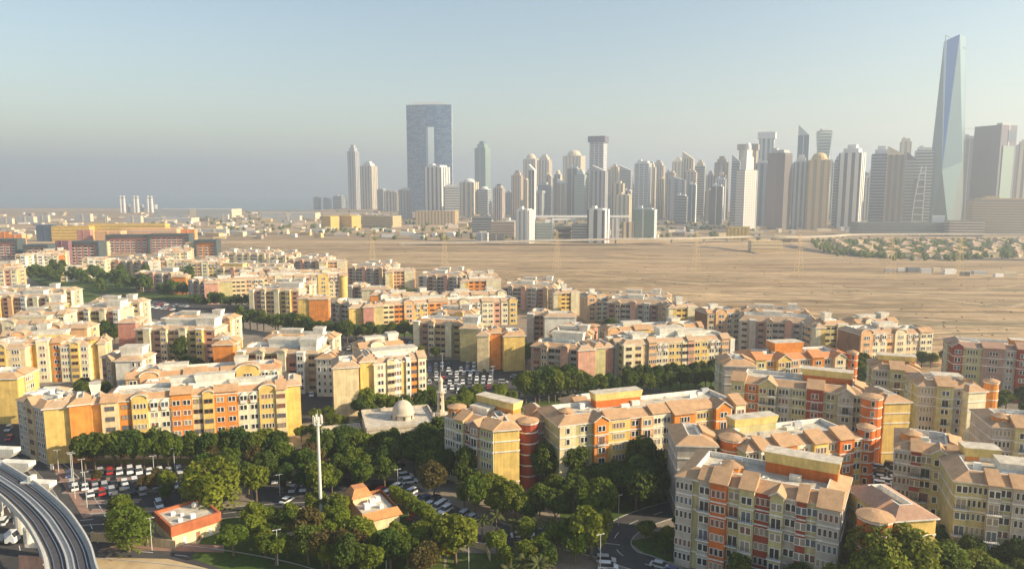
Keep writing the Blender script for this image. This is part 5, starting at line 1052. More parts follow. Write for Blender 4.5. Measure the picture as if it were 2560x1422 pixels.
# ------------------------------------------------------------------ telecom mast
p = G(803, 1298); rt = empty('telecom_mast', (p.x, p.y, 0), 0, 'tall white telecom mast with antennas standing in the park', 'mast'); rt.scale = (.92, .92, .92)
mb = MB(); mb.tube((0, 0, 0), (0, 0, 29), .52, .36, 'mast', 14); mb.build('pole', rt, smooth=False); mb = MB(); mb.lathe([(.9, 0), (.9, .6)], 12, 'concrete'); mb.build('base', rt)
mb = MB(); mb.lathe([(1.0, 27.6), (1.0, 27.8)], 12, 'mast'); mb.build('platform', rt)
for i in range(6): a = i * 1.047; mb = MB((0, 0, 0), a); mb.box(1.1, 1.35, -.2, .2, 28, 30.4, 'white', False); mb.box(.4, 1.1, -.05, .05, 29, 29.1, 'mast', False); mb.build('antenna', rt)
mb = MB(); mb.tube((0, 0, 29), (0, 0, 32), .08, .05, 'mast', 6); mb.build('rod', rt)
# ------------------------------------------------------------------ railway viaduct
ZD = 11.0
rpx = [(0, 1148), (46, 1174), (107, 1213), (163, 1261), (201, 1309), (229, 1358), (249, 1422)]
re = [G(a, b_, ZD + 1.1) for a, b_ in rpx]; re = [re[0] + (re[0] - re[1]) * 3.0] + re; re.append(re[-1] + (re[-1] - re[-2]) * 1.2 + Vector((1.5, 0, 0)))
for q_ in re: q_.z = 0
ctr = smooth_pts(offset(re, 4.3), 8); o0 = ctr[0].copy()
# offset(): positive = right of travel, travel is towards the camera so right is -x
rt = empty('railway_viaduct', tuple(o0), 0, 'curved concrete railway viaduct sweeping through the lower left corner', 'viaduct')
def sweep(prof, mat, name, closed=True, zoff=ZD, kind=None):
    mb = MB(); n_ = len(prof); lanes = [offset(ctr, u) for u, _ in prof]
    pts = []
    for i in range(len(ctr)):
        for j, (u, z) in enumerate(prof): q_ = lanes[j][i] - o0; pts.append((q_.x, q_.y, z + zoff))
    fs = [(i * n_ + j, i * n_ + (j + 1) % n_, (i + 1) * n_ + (j + 1) % n_, (i + 1) * n_ + j) for i in range(len(ctr) - 1) for j in range(n_)]
    mb.mesh(pts, fs, mat); return mb.build(name, rt, kind=kind)
sweep([(-4.2, -.3), (-4.2, 0), (4.2, 0), (4.2, -.3), (2.2, -2.2), (-2.2, -2.2)], 'deck', 'deck')
for s in (-1, 1): sweep([(s * 4.25, -.5), (s * 4.25, 1.1), (s * 3.9, 1.1), (s * 3.9, 0.01)], 'deck', 'parapet')
for s in (-1, 1):
    sweep([(s * 2 - 1.25, .01), (s * 2 - 1.25, .12), (s * 2 + 1.25, .12), (s * 2 + 1.25, .01)], 'trackbed', 'track_slab')
    for e in (-.72, .72): sweep([(s * 2 + e - .08, .12), (s * 2 + e - .08, .34), (s * 2 + e + .08, .34), (s * 2 + e + .08, .12)], 'rail', 'rail')
    sweep([(s * .55 - .12, .01), (s * .55 - .12, .5), (s * .55 + .12, .5), (s * .55 + .12, .01)], 'metalgrey', 'cable_tray')
for i in range(4, len(ctr), 9):
    q_ = ctr[i] - o0; mb = MB(q_); mb.lathe([(1.3, 0), (1.3, ZD - 3.6), (2.6, ZD - 2.25)], 14, 'deck'); mb.build('pier', rt)
# pier heads standing free beside the viaduct
for (px, py, wd, zt, lb) in ((6, 1118, 9, 12.5, 'white hammerhead pier cap, highest, at the left edge'), (42, 1152, 9, 12, 'white hammerhead pier cap in the middle beside the viaduct'), (96, 1202, 8, 11.5, 'cream hammerhead pier cap with upstand, lowest beside the viaduct')):
    p = G(px, py, zt); r2 = empty('pier_cap', (p.x, p.y, 0), R(-6), lb, 'pier', 'free standing pier caps'); mb = MB()
    mb.prism([(-wd / 2, zt), (wd / 2, zt), (wd / 2, zt - 1.1), (wd / 2 - 1.6, zt - 2.6), (-wd / 2 + 1.6, zt - 2.6), (-wd / 2, zt - 1.1)], -1.3, 1.3, 'white'); mb.build('head', r2)
    mb = MB(); mb.lathe([(1.2, 0), (1.2, zt - 2.6)], 12, 'white'); mb.build('column', r2)
    if wd == 8: mb = MB(); mb.box(-2.2, -1.2, -1, 1, zt, zt + 1.4, 'white'); mb.build('upstand', r2)
p = G(80, 1352); rt = empty('manhole_shaft', (p.x, p.y, 0), 0, 'white round concrete stub under the viaduct', 'stub'); mb = MB(); mb.lathe([(1.7, 0), (1.7, 3.6), (1.4, 3.9)], 16, 'white'); mb.build('drum', rt)
area('verge', [(30, 1230), (62, 1262), (85, 1345), (58, 1345)], .03, 'lawn'); area('traffic_island', [(58, 1338), (110, 1350), (115, 1372), (62, 1368)], .034, 'concrete')
p = G(52, 1440); rt = empty('gantry_sign', (p.x, p.y, 0), R(-8), 'pinkish roadside panel board near the lower left corner', 'sign'); mb = MB(); mb.box(0, 5.6, -.2, .2, 1.6, 5, 'pink'); mb.build('board', rt)
for u in (.3, 5.1): mb = MB(); mb.box(u, u + .25, -.12, .12, 0, 1.6, 'metalgrey'); mb.build('post', rt)
# ------------------------------------------------------------------ flyover behind the plain
pts = [G(1000, 612), G(1300, 612), G(1640, 610), G(1800, 606), G(1880, 604), G(1960, 606), G(2080, 602), G(2140, 598), G(2400, 597), G(2640, 600)]
sp = smooth_pts(pts, 6); rt = empty('flyover', tuple(sp[0]), 0, 'thin pale elevated road running across behind the sandy plain', 'flyover'); o0 = sp[0].copy(); mb = MB(); a, b_ = offset(sp, -6), offset(sp, 6); ptl = []
for i in range(len(sp)):
    z = 7.0 * min(1, i / 10)
    for q_, zz in ((a, 0), (b_, 0), (b_, 2.4), (a, 2.4)): ptl.append((q_[i].x - o0.x, q_[i].y - o0.y, z + zz))
mb.mesh(ptl, [(4 * i + j, 4 * i + (j + 1) % 4, 4 * i + 4 + (j + 1) % 4, 4 * i + 4 + j) for i in range(len(sp) - 1) for j in range(4)], 'palestone'); mb.build('deck', rt)
for i in range(10, len(sp), 3): q_ = sp[i] - o0; mb = MB(q_); mb.box(-1.2, 1.2, -1.2, 1.2, 0, 7, 'concrete'); mb.build('pier', rt)
# ------------------------------------------------------------------ villas beyond the plain
rv = random.Random(8); mbm = []
for v_ in range(3):
    mb = MB(); w_, d = (12, 9, 14)[v_], (10, 9, 11)[v_]; mb.box(0, w_, 0, d, 0, 6, ('sandwall', 'tan', 'cream')[v_]); mb.mesh([(-.6, -.6, 6), (w_ + .6, -.6, 6), (w_ + .6, d + .6, 6), (-.6, d + .6, 6), (w_ * .3, d / 2, 8.4), (w_ * .7, d / 2, 7.6)], [(0, 1, 5, 4), (1, 2, 5), (2, 3, 4, 5), (3, 0, 4)], ('tile_tan', 'tile', 'tile_tan')[v_]); mb.box(w_ * .1, w_ * .4, -1.5, 0, 0, 3, 'white'); mbm.append(mb.me('villa'))
mg = MB(); n_ = 0
for row in range(9):
    py = 606 + row * 5.2
    px = 2075 + row * 8 + rv.uniform(0, 15)
    while px < 2590:
        if py < 622 + (px - 2075) * .1 + 12 and n_ < 70:
            p = G(px, py); vk = rv.randrange(3); o = link('villa', mbm[vk], None, (p.x, p.y, 0), rv.uniform(-.3, .3)); later(o, ('small', 'tiny', 'broad')[vk] + ' ' + ('cream', 'peach', 'pale')[vk] + ' villa in the leafy quarter', 'villa', 'villas beyond the sandy plain'); n_ += 1
            for k in range(16):
                g = p + Vector((rv.uniform(-34, 34), rv.uniform(-22, 22), 0)); s = rv.uniform(1.6, 3.8); mg.lathe([(s * .5, 0), (s, s * .8), (s * .7, s * 1.7), (.1, s * 2.1)], 6, 'leaf', g.x, g.y)
        px += rv.uniform(34, 80)
mg.build('villa_greenery', kind='stuff')
# distant low town and trees, masses on the plain
mg = MB()
for i in range(700):
    px = rv.uniform(380, 1900); py = rv.uniform(536, 600) if px > 900 else rv.uniform(528, 590); p = G(px, py); s = rv.uniform(1.5, 4.5)
    mg.lathe([(s * .6, 0), (s * 1.3, s * .7), (s * .8, s * 1.5), (.1, s * 1.8)], 5, 'leaf_dark', p.x, p.y)
mg.build('distant_scrub_trees', kind='stuff')
mg = MB()
for i in range(520):
    px = rv.uniform(-20, 2560); py = rv.uniform(534, 598)
    if px > 1850 and py > 585: continue
    p = G(px, py); w_ = rv.uniform(6, 30); d = rv.uniform(5, 16); mg.o = p; yw = rv.uniform(-.4, .2); mg.c = math.cos(yw); mg.s = math.sin(yw); mg.box(0, w_, 0, d, 0, rv.uniform(3, 9), rv.choice(['tl_cream', 'tl_white', 'tl_grey', 'tl_gold', 'tl_pink', 'tl_brown', 'tl_cream']))
mg.build('distant_town', kind='stuff')
# ------------------------------------------------------------------ pylons
for (px, py, lb) in ((932, 664, 'first'), (1112, 668, 'second'), (1392, 672, 'third'), (1740, 680, 'fourth'), (1996, 690, 'fifth'), (2225, 700, 'sixth'), (2395, 706, 'seventh')):
    p = G(px, py); rt = empty('pylon', (p.x, p.y, 0), R(20), 'faint lattice power pylon on the plain, %s from the left' % lb, 'pylon', 'power pylons'); mb = MB(); hh = 42
    for sx, sy in ((1, 1), (1, -1), (-1, 1), (-1, -1)): mb.tube((sx * 3.4, sy * 3.4, 0), (sx * .5, sy * .5, hh), .11, .09, 'tl_gold', 4)
    mb.build('legs', rt, kind='stuff'); mb = MB()
    for k in range(8):
        t0, t1 = k / 8, (k + 1) / 8; r0, r1 = 3.4 - 2.9 * t0, 3.4 - 2.9 * t1
        for sy in (-1, 1): mb.tube((-r0, sy * r0, hh * t0), (r1, sy * r1, hh * t1), .07, .07, 'tl_gold', 4); mb.tube((r0, sy * r0, hh * t0), (-r1, sy * r1, hh * t1), .07, .07, 'tl_gold', 4)
    mb.build('bracing', rt, kind='stuff')
    for z, w_ in ((27, 7), (33, 8.5), (39, 6)): mb = MB(); mb.tube((-w_, 0, z), (w_, 0, z), .14, .14, 'tl_gold', 4); mb.build('cross_arm', rt)
# ------------------------------------------------------------------ trees
def crown_mesh(name, seed, nc, per, leaf, mat, shape='round', inner=.25):
    r = random.Random(seed); V_ = []; F_ = []
    def quad(c, nrm, s):
        u = nrm.orthogonal().normalized(); a = r.random() * 6.28; v = nrm.cross(u); u, v = u * math.cos(a) + v * math.sin(a), v * math.cos(a) - u * math.sin(a)
        k = len(V_); e = nrm * (s * .18)
        V_.extend([c - u * s - v * s * .6 - e, c + u * s - v * s * .6 + e, c + u * s * .8 + v * s * .6 - e, c - u * s * .8 + v * s * .6 + e]); F_.append((k, k + 1, k + 2, k + 3))
    def rdir():
        z = r.uniform(-1, 1); a = r.random() * 6.283; q_ = math.sqrt(1 - z * z); return Vector((q_ * math.cos(a), q_ * math.sin(a), z))
    cl = []
    for i in range(nc):                       # unit crown: radius 1, base at z=0, top about 2
        d = rdir(); d.z = d.z * .8 + .15
        rr = r.uniform(.45, .72); c = Vector((d.x * rr, d.y * rr, 1.0 + d.z * rr * (1.0 if shape != 'flat' else .45)))
        if shape == 'tall': c.z = 1.0 + d.z * rr * 1.5
        cl.append((c, r.uniform(.26, .44) * (1 if shape != 'flat' else .8)))
    for c, cr in cl:
        for k in range(per):
            d = rdir()
            if d.z < -.5 and r.random() < .6: d.z = -d.z
            rad = cr * (r.random() ** .33 if r.random() < inner else r.uniform(.85, 1.12))
            if shape == 'weep':
                p = c + Vector((d.x, d.y, max(d.z, -.2))) * rad; drop = r.random() * r.random() * 1.5 * (.3 + math.hypot(p.x, p.y)); p.z -= drop
                quad(p, (Vector((d.x, d.y, .1)).normalized() + rdir() * .3).normalized(), leaf * r.uniform(.6, 1.1))
            else:
                quad(c + d * rad, (d + rdir() * .8 + Vector((0, 0, .25))).normalized(), leaf * r.uniform(.6, 1.25))
    me = bpy.data.meshes.new(name); me.from_pydata([tuple(v) for v in V_], [], F_); me.materials.append(MATS[mat]); me.update(); return me
def trunk_mesh(name, seed):
    r = random.Random(seed); mb = MB(); mb.tube((0, 0, -.1), (.02, .01, .5), .075, .055, 'bark', 7); mb.tube((.02, .01, .5), (.0, .03, .95), .055, .03, 'bark', 6)
    for i in range(5):
        a = i * 1.257 + r.random(); z = r.uniform(.42, .7); mb.tube((.01, .01, z), (math.cos(a) * .42, math.sin(a) * .42, z + r.uniform(.35, .6)), .035, .012, 'bark', 5)
    return mb.me(name)
TR = [trunk_mesh('trunk', i) for i in range(3)]
def variants(tagn, n_, mat, nc, per, leaf, shape='round'):
    return [crown_mesh('crown_' + tagn, hash_(tagn) + i, nc, per, leaf, mat, shape) for i in range(n_)]
def hash_(s): return sum(ord(c) * (i + 3) for i, c in enumerate(s))
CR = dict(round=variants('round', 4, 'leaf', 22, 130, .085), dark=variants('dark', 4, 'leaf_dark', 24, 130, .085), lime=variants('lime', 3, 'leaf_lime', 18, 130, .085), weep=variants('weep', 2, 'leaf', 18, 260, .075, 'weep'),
          rust=variants('rust', 2, 'leaf_rust', 18, 120, .085), flat=variants('flat', 2, 'leaf', 18, 130, .085, 'flat'), tall=variants('tall', 2, 'leaf_dark', 20, 130, .09, 'tall'),
          fround=variants('fround', 3, 'leaf', 12, 50, .15), fdark=variants('fdark', 3, 'leaf_dark', 12, 50, .15), flime=variants('flime', 2, 'leaf_lime', 12, 50, .15))
MASS_V, MASS_F, MASS_T = [], [], []
CR['big'] = variants('big', 2, 'leaf', 40, 260, .045)
TREES = []; rt_ = random.Random(21)
GTREE = 'trees between the blocks'
def inside_any(x, y, m=1.5):
    for ax, ay, c, s, L_, d in FOOT:
        dx, dy = x - ax, y - ay; u = dx * c + dy * s; v = -dx * s + dy * c
        if -m < u < L_ + m and -m < v < d + m: return True
    return False
def inpoly(x, y, pl):
    ins = False; n_ = len(pl); j = n_ - 1
    for i in range(n_):
        if (pl[i].y > y) != (pl[j].y > y) and x < (pl[j].x - pl[i].x) * (y - pl[i].y) / (pl[j].y - pl[i].y) + pl[i].x: ins = not ins
        j = i
    return ins
def on_road(x, y):
    for pts, wd in ROADS:
        for i in range(len(pts) - 1):
            a, b_ = pts[i], pts[i + 1]; dx, dy = b_.x - a.x, b_.y - a.y; t = max(0, min(1, ((x - a.x) * dx + (y - a.y) * dy) / (dx * dx + dy * dy)))
            if math.hypot(x - a.x - dx * t, y - a.y - dy * t) < wd / 2 + .8: return True
    return False
KNAME = dict(round='broad green tree', dark='dark green tree', lime='light green tree', weep='drooping lime green tree', rust='rusty olive tree', flat='flat topped green tree', tall='tall dark tree')
def tree(x, y, kind, rad, desc, hs=1.0, trunk=None, label=None):
    if y > 440 and not label:
        me = rt_.choice(CR['fdark' if kind in ('dark', 'tall', 'rust') else 'fround' if kind != 'lime' else 'flime']); k = len(MASS_V); th = rad * .45; a = rt_.random() * 6.28; ca, sa = math.cos(a), math.sin(a)
        MASS_V.extend([(x + rad * (v.co.x * ca - v.co.y * sa), y + rad * (v.co.x * sa + v.co.y * ca), th + rad * hs * v.co.z) for v in me.vertices]); MASS_F.extend([tuple(k + i for i in p.vertices) for p in me.polygons])
        j = MB(); j.tube((x, y, 0), (x, y, th + rad), rad * .07, rad * .04, 'bark', 5); MASS_T.append(j); TREES.append((x, y, rad)); return
    far = y > 420; key = 'big' if rad > 6.5 and kind == 'round' else ('f' + {'round': 'round', 'flat': 'round', 'rust': 'round', 'dark': 'dark', 'tall': 'dark', 'lime': 'lime', 'weep': 'lime'}[kind]) if far else kind
    me = rt_.choice(CR[key]); th = trunk if trunk is not None else rad * .55
    root = empty('tree', (x, y, 0))
    t = link('trunk', rt_.choice(TR), root, (0, 0, 0), rt_.random() * 6.28); t.scale = (rad, rad, (th + rad * .8))
    c = link('crown', me, root, (0, 0, th), rt_.random() * 6.28); c.scale = (rad, rad, rad * hs)
    TREES.append((x, y, rad))
    if label: tag(root, label, 'tree', GTREE)
    else: later(root, KNAME[kind] + ' ' + desc, 'tree', GTREE)
def near_tree(x, y, m): return any(abs(x - a) < m + r_ * .5 and abs(y - b_) < m + r_ * .5 and math.hypot(x - a, y - b_) < m + r_ * .5 for a, b_, r_ in TREES)
def scatter(px, n_, kinds, rads, desc, gap=2.2, tries=40, lots=False):
    pl = [G(a, b_) for a, b_ in px]; xs = [p.x for p in pl]; ys = [p.y for p in pl]; k = 0
    for t in range(n_ * tries):
        if k >= n_: break
        x, y = rt_.uniform(min(xs), max(xs)), rt_.uniform(min(ys), max(ys))
        rad = rt_.uniform(*rads)
        if not inpoly(x, y, pl) or inside_any(x, y, rad * .45) or on_road(x, y) or near_tree(x, y, gap): continue
        if not lots and any(inpoly(x, y, q_) for q_ in LOTS): continue
        tree(x, y, rt_.choice(kinds), rad, desc, rt_.uniform(.9, 1.15)); k += 1
def row(px0, px1, n_, kinds, rads, desc, jit=1.0, hs=1.1):
    a, b_ = G(*px0), G(*px1)
    for i in range(n_):
        p = a + (b_ - a) * ((i + .5) / n_); tree(p.x + rt_.uniform(-jit, jit), p.y + rt_.uniform(-jit, jit), rt_.choice(kinds), rt_.uniform(*rads), desc, hs)
# signature trees
def one(px, py, kind, rad, label, hs=1.0, trunk=None): p = G(px, py); tree(p.x, p.y, kind, rad, '', hs, trunk, label)
one(540, 1282, 'weep', 9.2, 'largest drooping lime tree, in the middle of the park trees', .62, 4.2); one(322, 1378, 'weep', 6.0, 'drooping bright green tree in front of the tan boundary wall', .66, 3.6); one(585, 1388, 'flat', 4.6, 'flat topped bright green tree right of the orange banded pavilion', .75, 1.8)
one(690, 1412, 'flat', 4.3, 'spreading bright tree on the lawn edge behind a lamp', .85, 1.8); one(2212, 1560, 'round', 9.0, 'largest lit tree at the foot of the nearest shaded block', 1.0, 3.6); one(2120, 1560, 'round', 5.5, 'bushy lit tree left of the largest lit tree', 1.0, 2.4); one(2335, 1560, 'round', 7.0, 'bushy tree right of the largest lit tree', 1.0, 2.6); one(2330, 1575, 'round', 5, 'low bushy tree below the largest lit tree', 1.0, 1.5)
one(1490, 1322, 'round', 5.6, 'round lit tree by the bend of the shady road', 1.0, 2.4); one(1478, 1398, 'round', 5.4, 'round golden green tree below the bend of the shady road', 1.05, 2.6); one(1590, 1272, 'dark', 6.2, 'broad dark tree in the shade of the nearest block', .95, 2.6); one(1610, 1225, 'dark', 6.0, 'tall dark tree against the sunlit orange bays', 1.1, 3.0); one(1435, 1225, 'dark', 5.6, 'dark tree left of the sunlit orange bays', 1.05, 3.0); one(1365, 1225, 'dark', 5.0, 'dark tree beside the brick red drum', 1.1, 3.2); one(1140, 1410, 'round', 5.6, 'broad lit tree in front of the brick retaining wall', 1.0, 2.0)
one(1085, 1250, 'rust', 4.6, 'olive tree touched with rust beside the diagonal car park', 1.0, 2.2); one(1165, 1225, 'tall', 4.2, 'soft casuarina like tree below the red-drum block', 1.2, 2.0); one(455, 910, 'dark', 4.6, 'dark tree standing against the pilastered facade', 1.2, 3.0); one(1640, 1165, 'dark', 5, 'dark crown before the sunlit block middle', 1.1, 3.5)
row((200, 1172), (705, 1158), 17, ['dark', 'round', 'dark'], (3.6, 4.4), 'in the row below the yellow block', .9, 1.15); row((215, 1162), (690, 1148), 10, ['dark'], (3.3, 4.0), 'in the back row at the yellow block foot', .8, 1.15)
scatter([(520, 1178), (740, 1168), (800, 1200), (1000, 1190), (1000, 1215), (900, 1240), (700, 1262), (580, 1290), (500, 1240)], 26, ['round', 'dark', 'rust', 'dark', 'round'], (3.0, 4.4), 'in the shady park', 1.7, lots=True)
scatter([(820, 1140), (1110, 1120), (1180, 1240), (1060, 1200), (900, 1195), (760, 1180)], 26, ['dark', 'dark', 'round'], (3.4, 4.8), 'between mosque and diagonal car park', 1.8)
scatter([(600, 1300), (790, 1270), (900, 1330), (880, 1290), (1000, 1300), (1100, 1360), (1100, 1400), (640, 1400)], 16, ['lime', 'round', 'round'], (2.2, 3.4), 'near the terracotta pavilion', 1.5)
scatter([(720, 1370), (1090, 1395), (1080, 1460), (780, 1440)], 17, ['round', 'rust', 'dark', 'lime'], (2.6, 4.0), 'in the planted border along the bottom', 1.5)
row((985, 1258), (1092, 1335), 7, ['lime'], (2.0, 2.6), 'in the clipped row beside the terracotta pavilion', .3, .9)
scatter([(1080, 1285), (1210, 1250), (1330, 1290), (1400, 1300), (1400, 1320), (1200, 1310)], 12, ['round', 'dark'], (2.6, 3.8), 'along the diagonal car park', 1.6); scatter([(1310, 1360), (1420, 1350), (1460, 1400), (1420, 1440), (1250, 1430), (1230, 1400)], 10, ['dark', 'round', 'lime'], (2.2, 3.6), 'at the palm court', 1.5)
scatter([(1340, 1215), (1690, 1190), (1690, 1255), (1520, 1290), (1400, 1285)], 12, ['dark', 'dark', 'round'], (3.4, 4.8), 'in the shade below the sunlit block', 1.8)
scatter([(1560, 1345), (1700, 1320), (1770, 1400), (1640, 1405)], 6, ['dark', 'round'], (1.4, 2.4), 'on the island lawn', 1.4); scatter([(1700, 1420), (2110, 1520), (2110, 1580), (1760, 1500)], 10, ['round', 'dark'], (2.0, 3.2), 'along the foot of the nearest shaded block', 1.4); scatter([(2350, 1400), (2600, 1450), (2600, 1580), (2400, 1560)], 12, ['round', 'dark'], (2.4, 3.8), 'before the lower right corner block', 1.6)
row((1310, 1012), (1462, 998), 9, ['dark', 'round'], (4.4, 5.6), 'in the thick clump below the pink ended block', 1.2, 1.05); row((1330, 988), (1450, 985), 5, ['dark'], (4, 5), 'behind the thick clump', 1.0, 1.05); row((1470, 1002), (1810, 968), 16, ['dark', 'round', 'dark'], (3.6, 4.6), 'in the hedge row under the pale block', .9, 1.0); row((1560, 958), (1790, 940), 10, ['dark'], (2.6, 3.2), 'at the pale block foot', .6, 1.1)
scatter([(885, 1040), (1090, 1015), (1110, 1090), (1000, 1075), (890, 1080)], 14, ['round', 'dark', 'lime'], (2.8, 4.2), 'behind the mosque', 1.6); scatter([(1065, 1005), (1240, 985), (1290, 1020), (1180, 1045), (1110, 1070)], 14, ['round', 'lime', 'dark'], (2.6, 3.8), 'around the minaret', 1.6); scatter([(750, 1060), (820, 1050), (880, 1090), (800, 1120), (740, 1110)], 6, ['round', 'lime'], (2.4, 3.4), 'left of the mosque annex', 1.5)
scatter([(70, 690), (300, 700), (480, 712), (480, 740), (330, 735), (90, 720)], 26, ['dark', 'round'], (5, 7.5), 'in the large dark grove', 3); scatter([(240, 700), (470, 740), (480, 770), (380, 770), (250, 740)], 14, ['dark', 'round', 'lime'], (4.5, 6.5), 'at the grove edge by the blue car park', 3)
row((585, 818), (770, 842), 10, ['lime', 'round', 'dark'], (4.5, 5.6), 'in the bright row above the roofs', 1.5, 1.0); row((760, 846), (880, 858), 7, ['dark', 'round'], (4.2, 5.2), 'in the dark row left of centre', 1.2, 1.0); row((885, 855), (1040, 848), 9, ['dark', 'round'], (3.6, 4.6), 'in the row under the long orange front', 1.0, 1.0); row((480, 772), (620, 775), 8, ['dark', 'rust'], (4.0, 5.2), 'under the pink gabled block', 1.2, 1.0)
scatter([(180, 985), (300, 985), (300, 1020), (200, 1020)], 5, ['dark'], (3, 4), 'in the dark gap behind the small orange block', 1.6); scatter([(0, 1040), (60, 1030), (60, 1060), (0, 1070)], 4, ['dark', 'round'], (3, 4), 'at the left edge'); scatter([(430, 930), (540, 930), (560, 960), (440, 965)], 8, ['dark'], (3, 4), 'in the courtyard behind the yellow block', 1.6); scatter([(745, 960), (830, 955), (830, 1000), (750, 1000)], 6, ['dark'], (3.2, 4.2), 'beside the yellow end wall', 1.6); scatter([(220, 840), (300, 840), (300, 880), (230, 880)], 5, ['dark'], (3.4, 4.4), 'in the gap before the pink end wall', 1.6)
scatter([(1480, 850), (1560, 840), (1640, 838), (1560, 880), (1490, 890)], 8, ['dark', 'round'], (3.4, 4.6), 'under the slate mansard block', 1.6); scatter([(1200, 895), (1330, 880), (1330, 910), (1290, 925)], 6, ['dark', 'round'], (3, 4), 'beside the packed car park', 1.5); scatter([(1050, 895), (1160, 905), (1170, 920), (1050, 905)], 6, ['dark', 'round'], (2.6, 3.4), 'below the shaded orange tower block', 1.5); scatter([(2130, 930), (2200, 920), (2200, 990), (2140, 1000)], 7, ['dark', 'round'], (3.2, 4.4), 'in the gap right of the orange roofs', 1.6)
scatter([(2270, 1075), (2480, 1090), (2500, 1130), (2290, 1110)], 10, ['dark', 'round'], (2.8, 3.8), 'in the court below the cream end', 1.5); scatter([(2480, 1010), (2570, 1020), (2570, 1060), (2490, 1050)], 4, ['round', 'dark'], (3, 4), 'at the right edge', 1.6); scatter([(2500, 1170), (2600, 1170), (2600, 1240), (2510, 1230)], 5, ['round', 'dark'], (3.0, 3.8), 'behind the corner block', 1.5); scatter([(2340, 1330), (2400, 1330), (2400, 1440), (2340, 1430)], 5, ['dark', 'round'], (2.2, 3.2), 'in the narrow gap by the corner block', 1.3); scatter([(1225, 760), (1300, 790), (1300, 800), (1225, 780)], 4, ['dark'], (3, 4), 'behind the long orange front', 2); scatter([(990, 755), (1040, 755), (1040, 740), (990, 735)], 4, ['dark'], (3.6, 4.6), 'in a gap of the desert row', 2); scatter([(2290, 890), (2380, 900), (2390, 930), (2300, 920)], 5, ['dark', 'round'], (2.8, 3.6), 'at the end of the desert row', 1.5)
me = bpy.data.meshes.new('far_grove'); me.from_pydata(MASS_V, [], MASS_F); me.materials.append(MATS['leaf_dark']); me.update(); tag(link('far_grove', me), kind='stuff')
scatter([(235, 1203), (470, 1196), (470, 1204), (240, 1212)], 4, ['rust', 'lime'], (1.2, 1.8), 'on the car park island', 1.2, lots=True); scatter([(330, 1228), (500, 1222), (500, 1262), (360, 1268)], 7, ['rust', 'round', 'lime'], (1.8, 3.0), 'at the car park corner', 1.2, lots=True)
scatter([(225, 1310), (310, 1300), (310, 1340), (235, 1350)], 4, ['lime', 'round'], (2.6, 3.4), 'on the lawn behind the boundary wall', 1.4); scatter([(640, 1300), (780, 1330), (720, 1400), (600, 1350)], 6, ['lime', 'flat'], (2.0, 3.0), 'on the lawn left of the mast', 1.4)
# palms
def palm_mesh(seed):
    r = random.Random(seed); mb = MB(); n_ = 22
    for i in range(n_):
        a = i * 2.399; el = r.uniform(-.15, 1.15); L_ = r.uniform(2.2, 2.9); p0 = Vector((0, 0, 0)); c, s = math.cos(a), math.sin(a); pr = []
        for k in range(6):
            t = k / 5; x = L_ * t * math.cos(el) ; z = L_ * t * math.sin(el) - 1.5 * t * t; wd = .34 * math.sin(math.pi * (t * .85 + .1))
            pr += [(c * x - s * wd, s * x + c * wd, z - wd * .5), (c * x, s * x, z), (c * x + s * wd, s * x - c * wd, z - wd * .5)]
        mb.mesh(pr, [(3 * k + j, 3 * k + 3 + j, 3 * k + 4 + j, 3 * k + 1 + j) for k in range(5) for j in (0, 1)], 'leaf_palm')
    return mb.me('fronds')
PM = [palm_mesh(i) for i in range(3)]; mb = MB(); mb.tube((0, 0, -.1), (.1, 0, .5), .22, .17, 'bark', 8); mb.tube((.1, 0, .5), (0, 0, 1), .17, .15, 'bark', 8); PT = mb.me('palm_trunk')
def palm(px, py, h, s, desc):
    p = G(px, py); rt = empty('palm_tree', (p.x, p.y, 0)); t = link('trunk', PT, rt, (0, 0, 0)); t.scale = (1, 1, h); c = link('crown', rt_.choice(PM), rt, (0, 0, h), rt_.random() * 6); c.scale = (s, s, s); TREES.append((p.x, p.y, 1.5)); later(rt, desc, 'palm', 'palms')
for (px, py, h, s) in ((1205, 1348, 5, 1.1), (1240, 1342, 5.5, 1.2), (1285, 1356, 5.2, 1.2), (1338, 1360, 5.5, 1.25), (1375, 1352, 5, 1.1), (1405, 1372, 5, 1.1), (1180, 1356, 4.6, 1)): palm(px, py, h, s, 'feathery palm in the palm court')
for (px, py, h, s) in ((1308, 1462, 5.5, 1.5), (1345, 1470, 5.5, 1.5), (1270, 1480, 5, 1.3), (1380, 1478, 4, 1.2)): palm(px, py, h, s, 'golden lit palm at the bottom edge')
for (px, py, h, s) in ((2356, 1355, 6.5, 1.1), (2372, 1360, 6, 1.0), (2442, 1108, 5.5, 1.2), (820, 1092, 4.5, 1.2), (790, 1100, 4.2, 1.1)): palm(px, py, h, s, 'slim palm between the blocks')
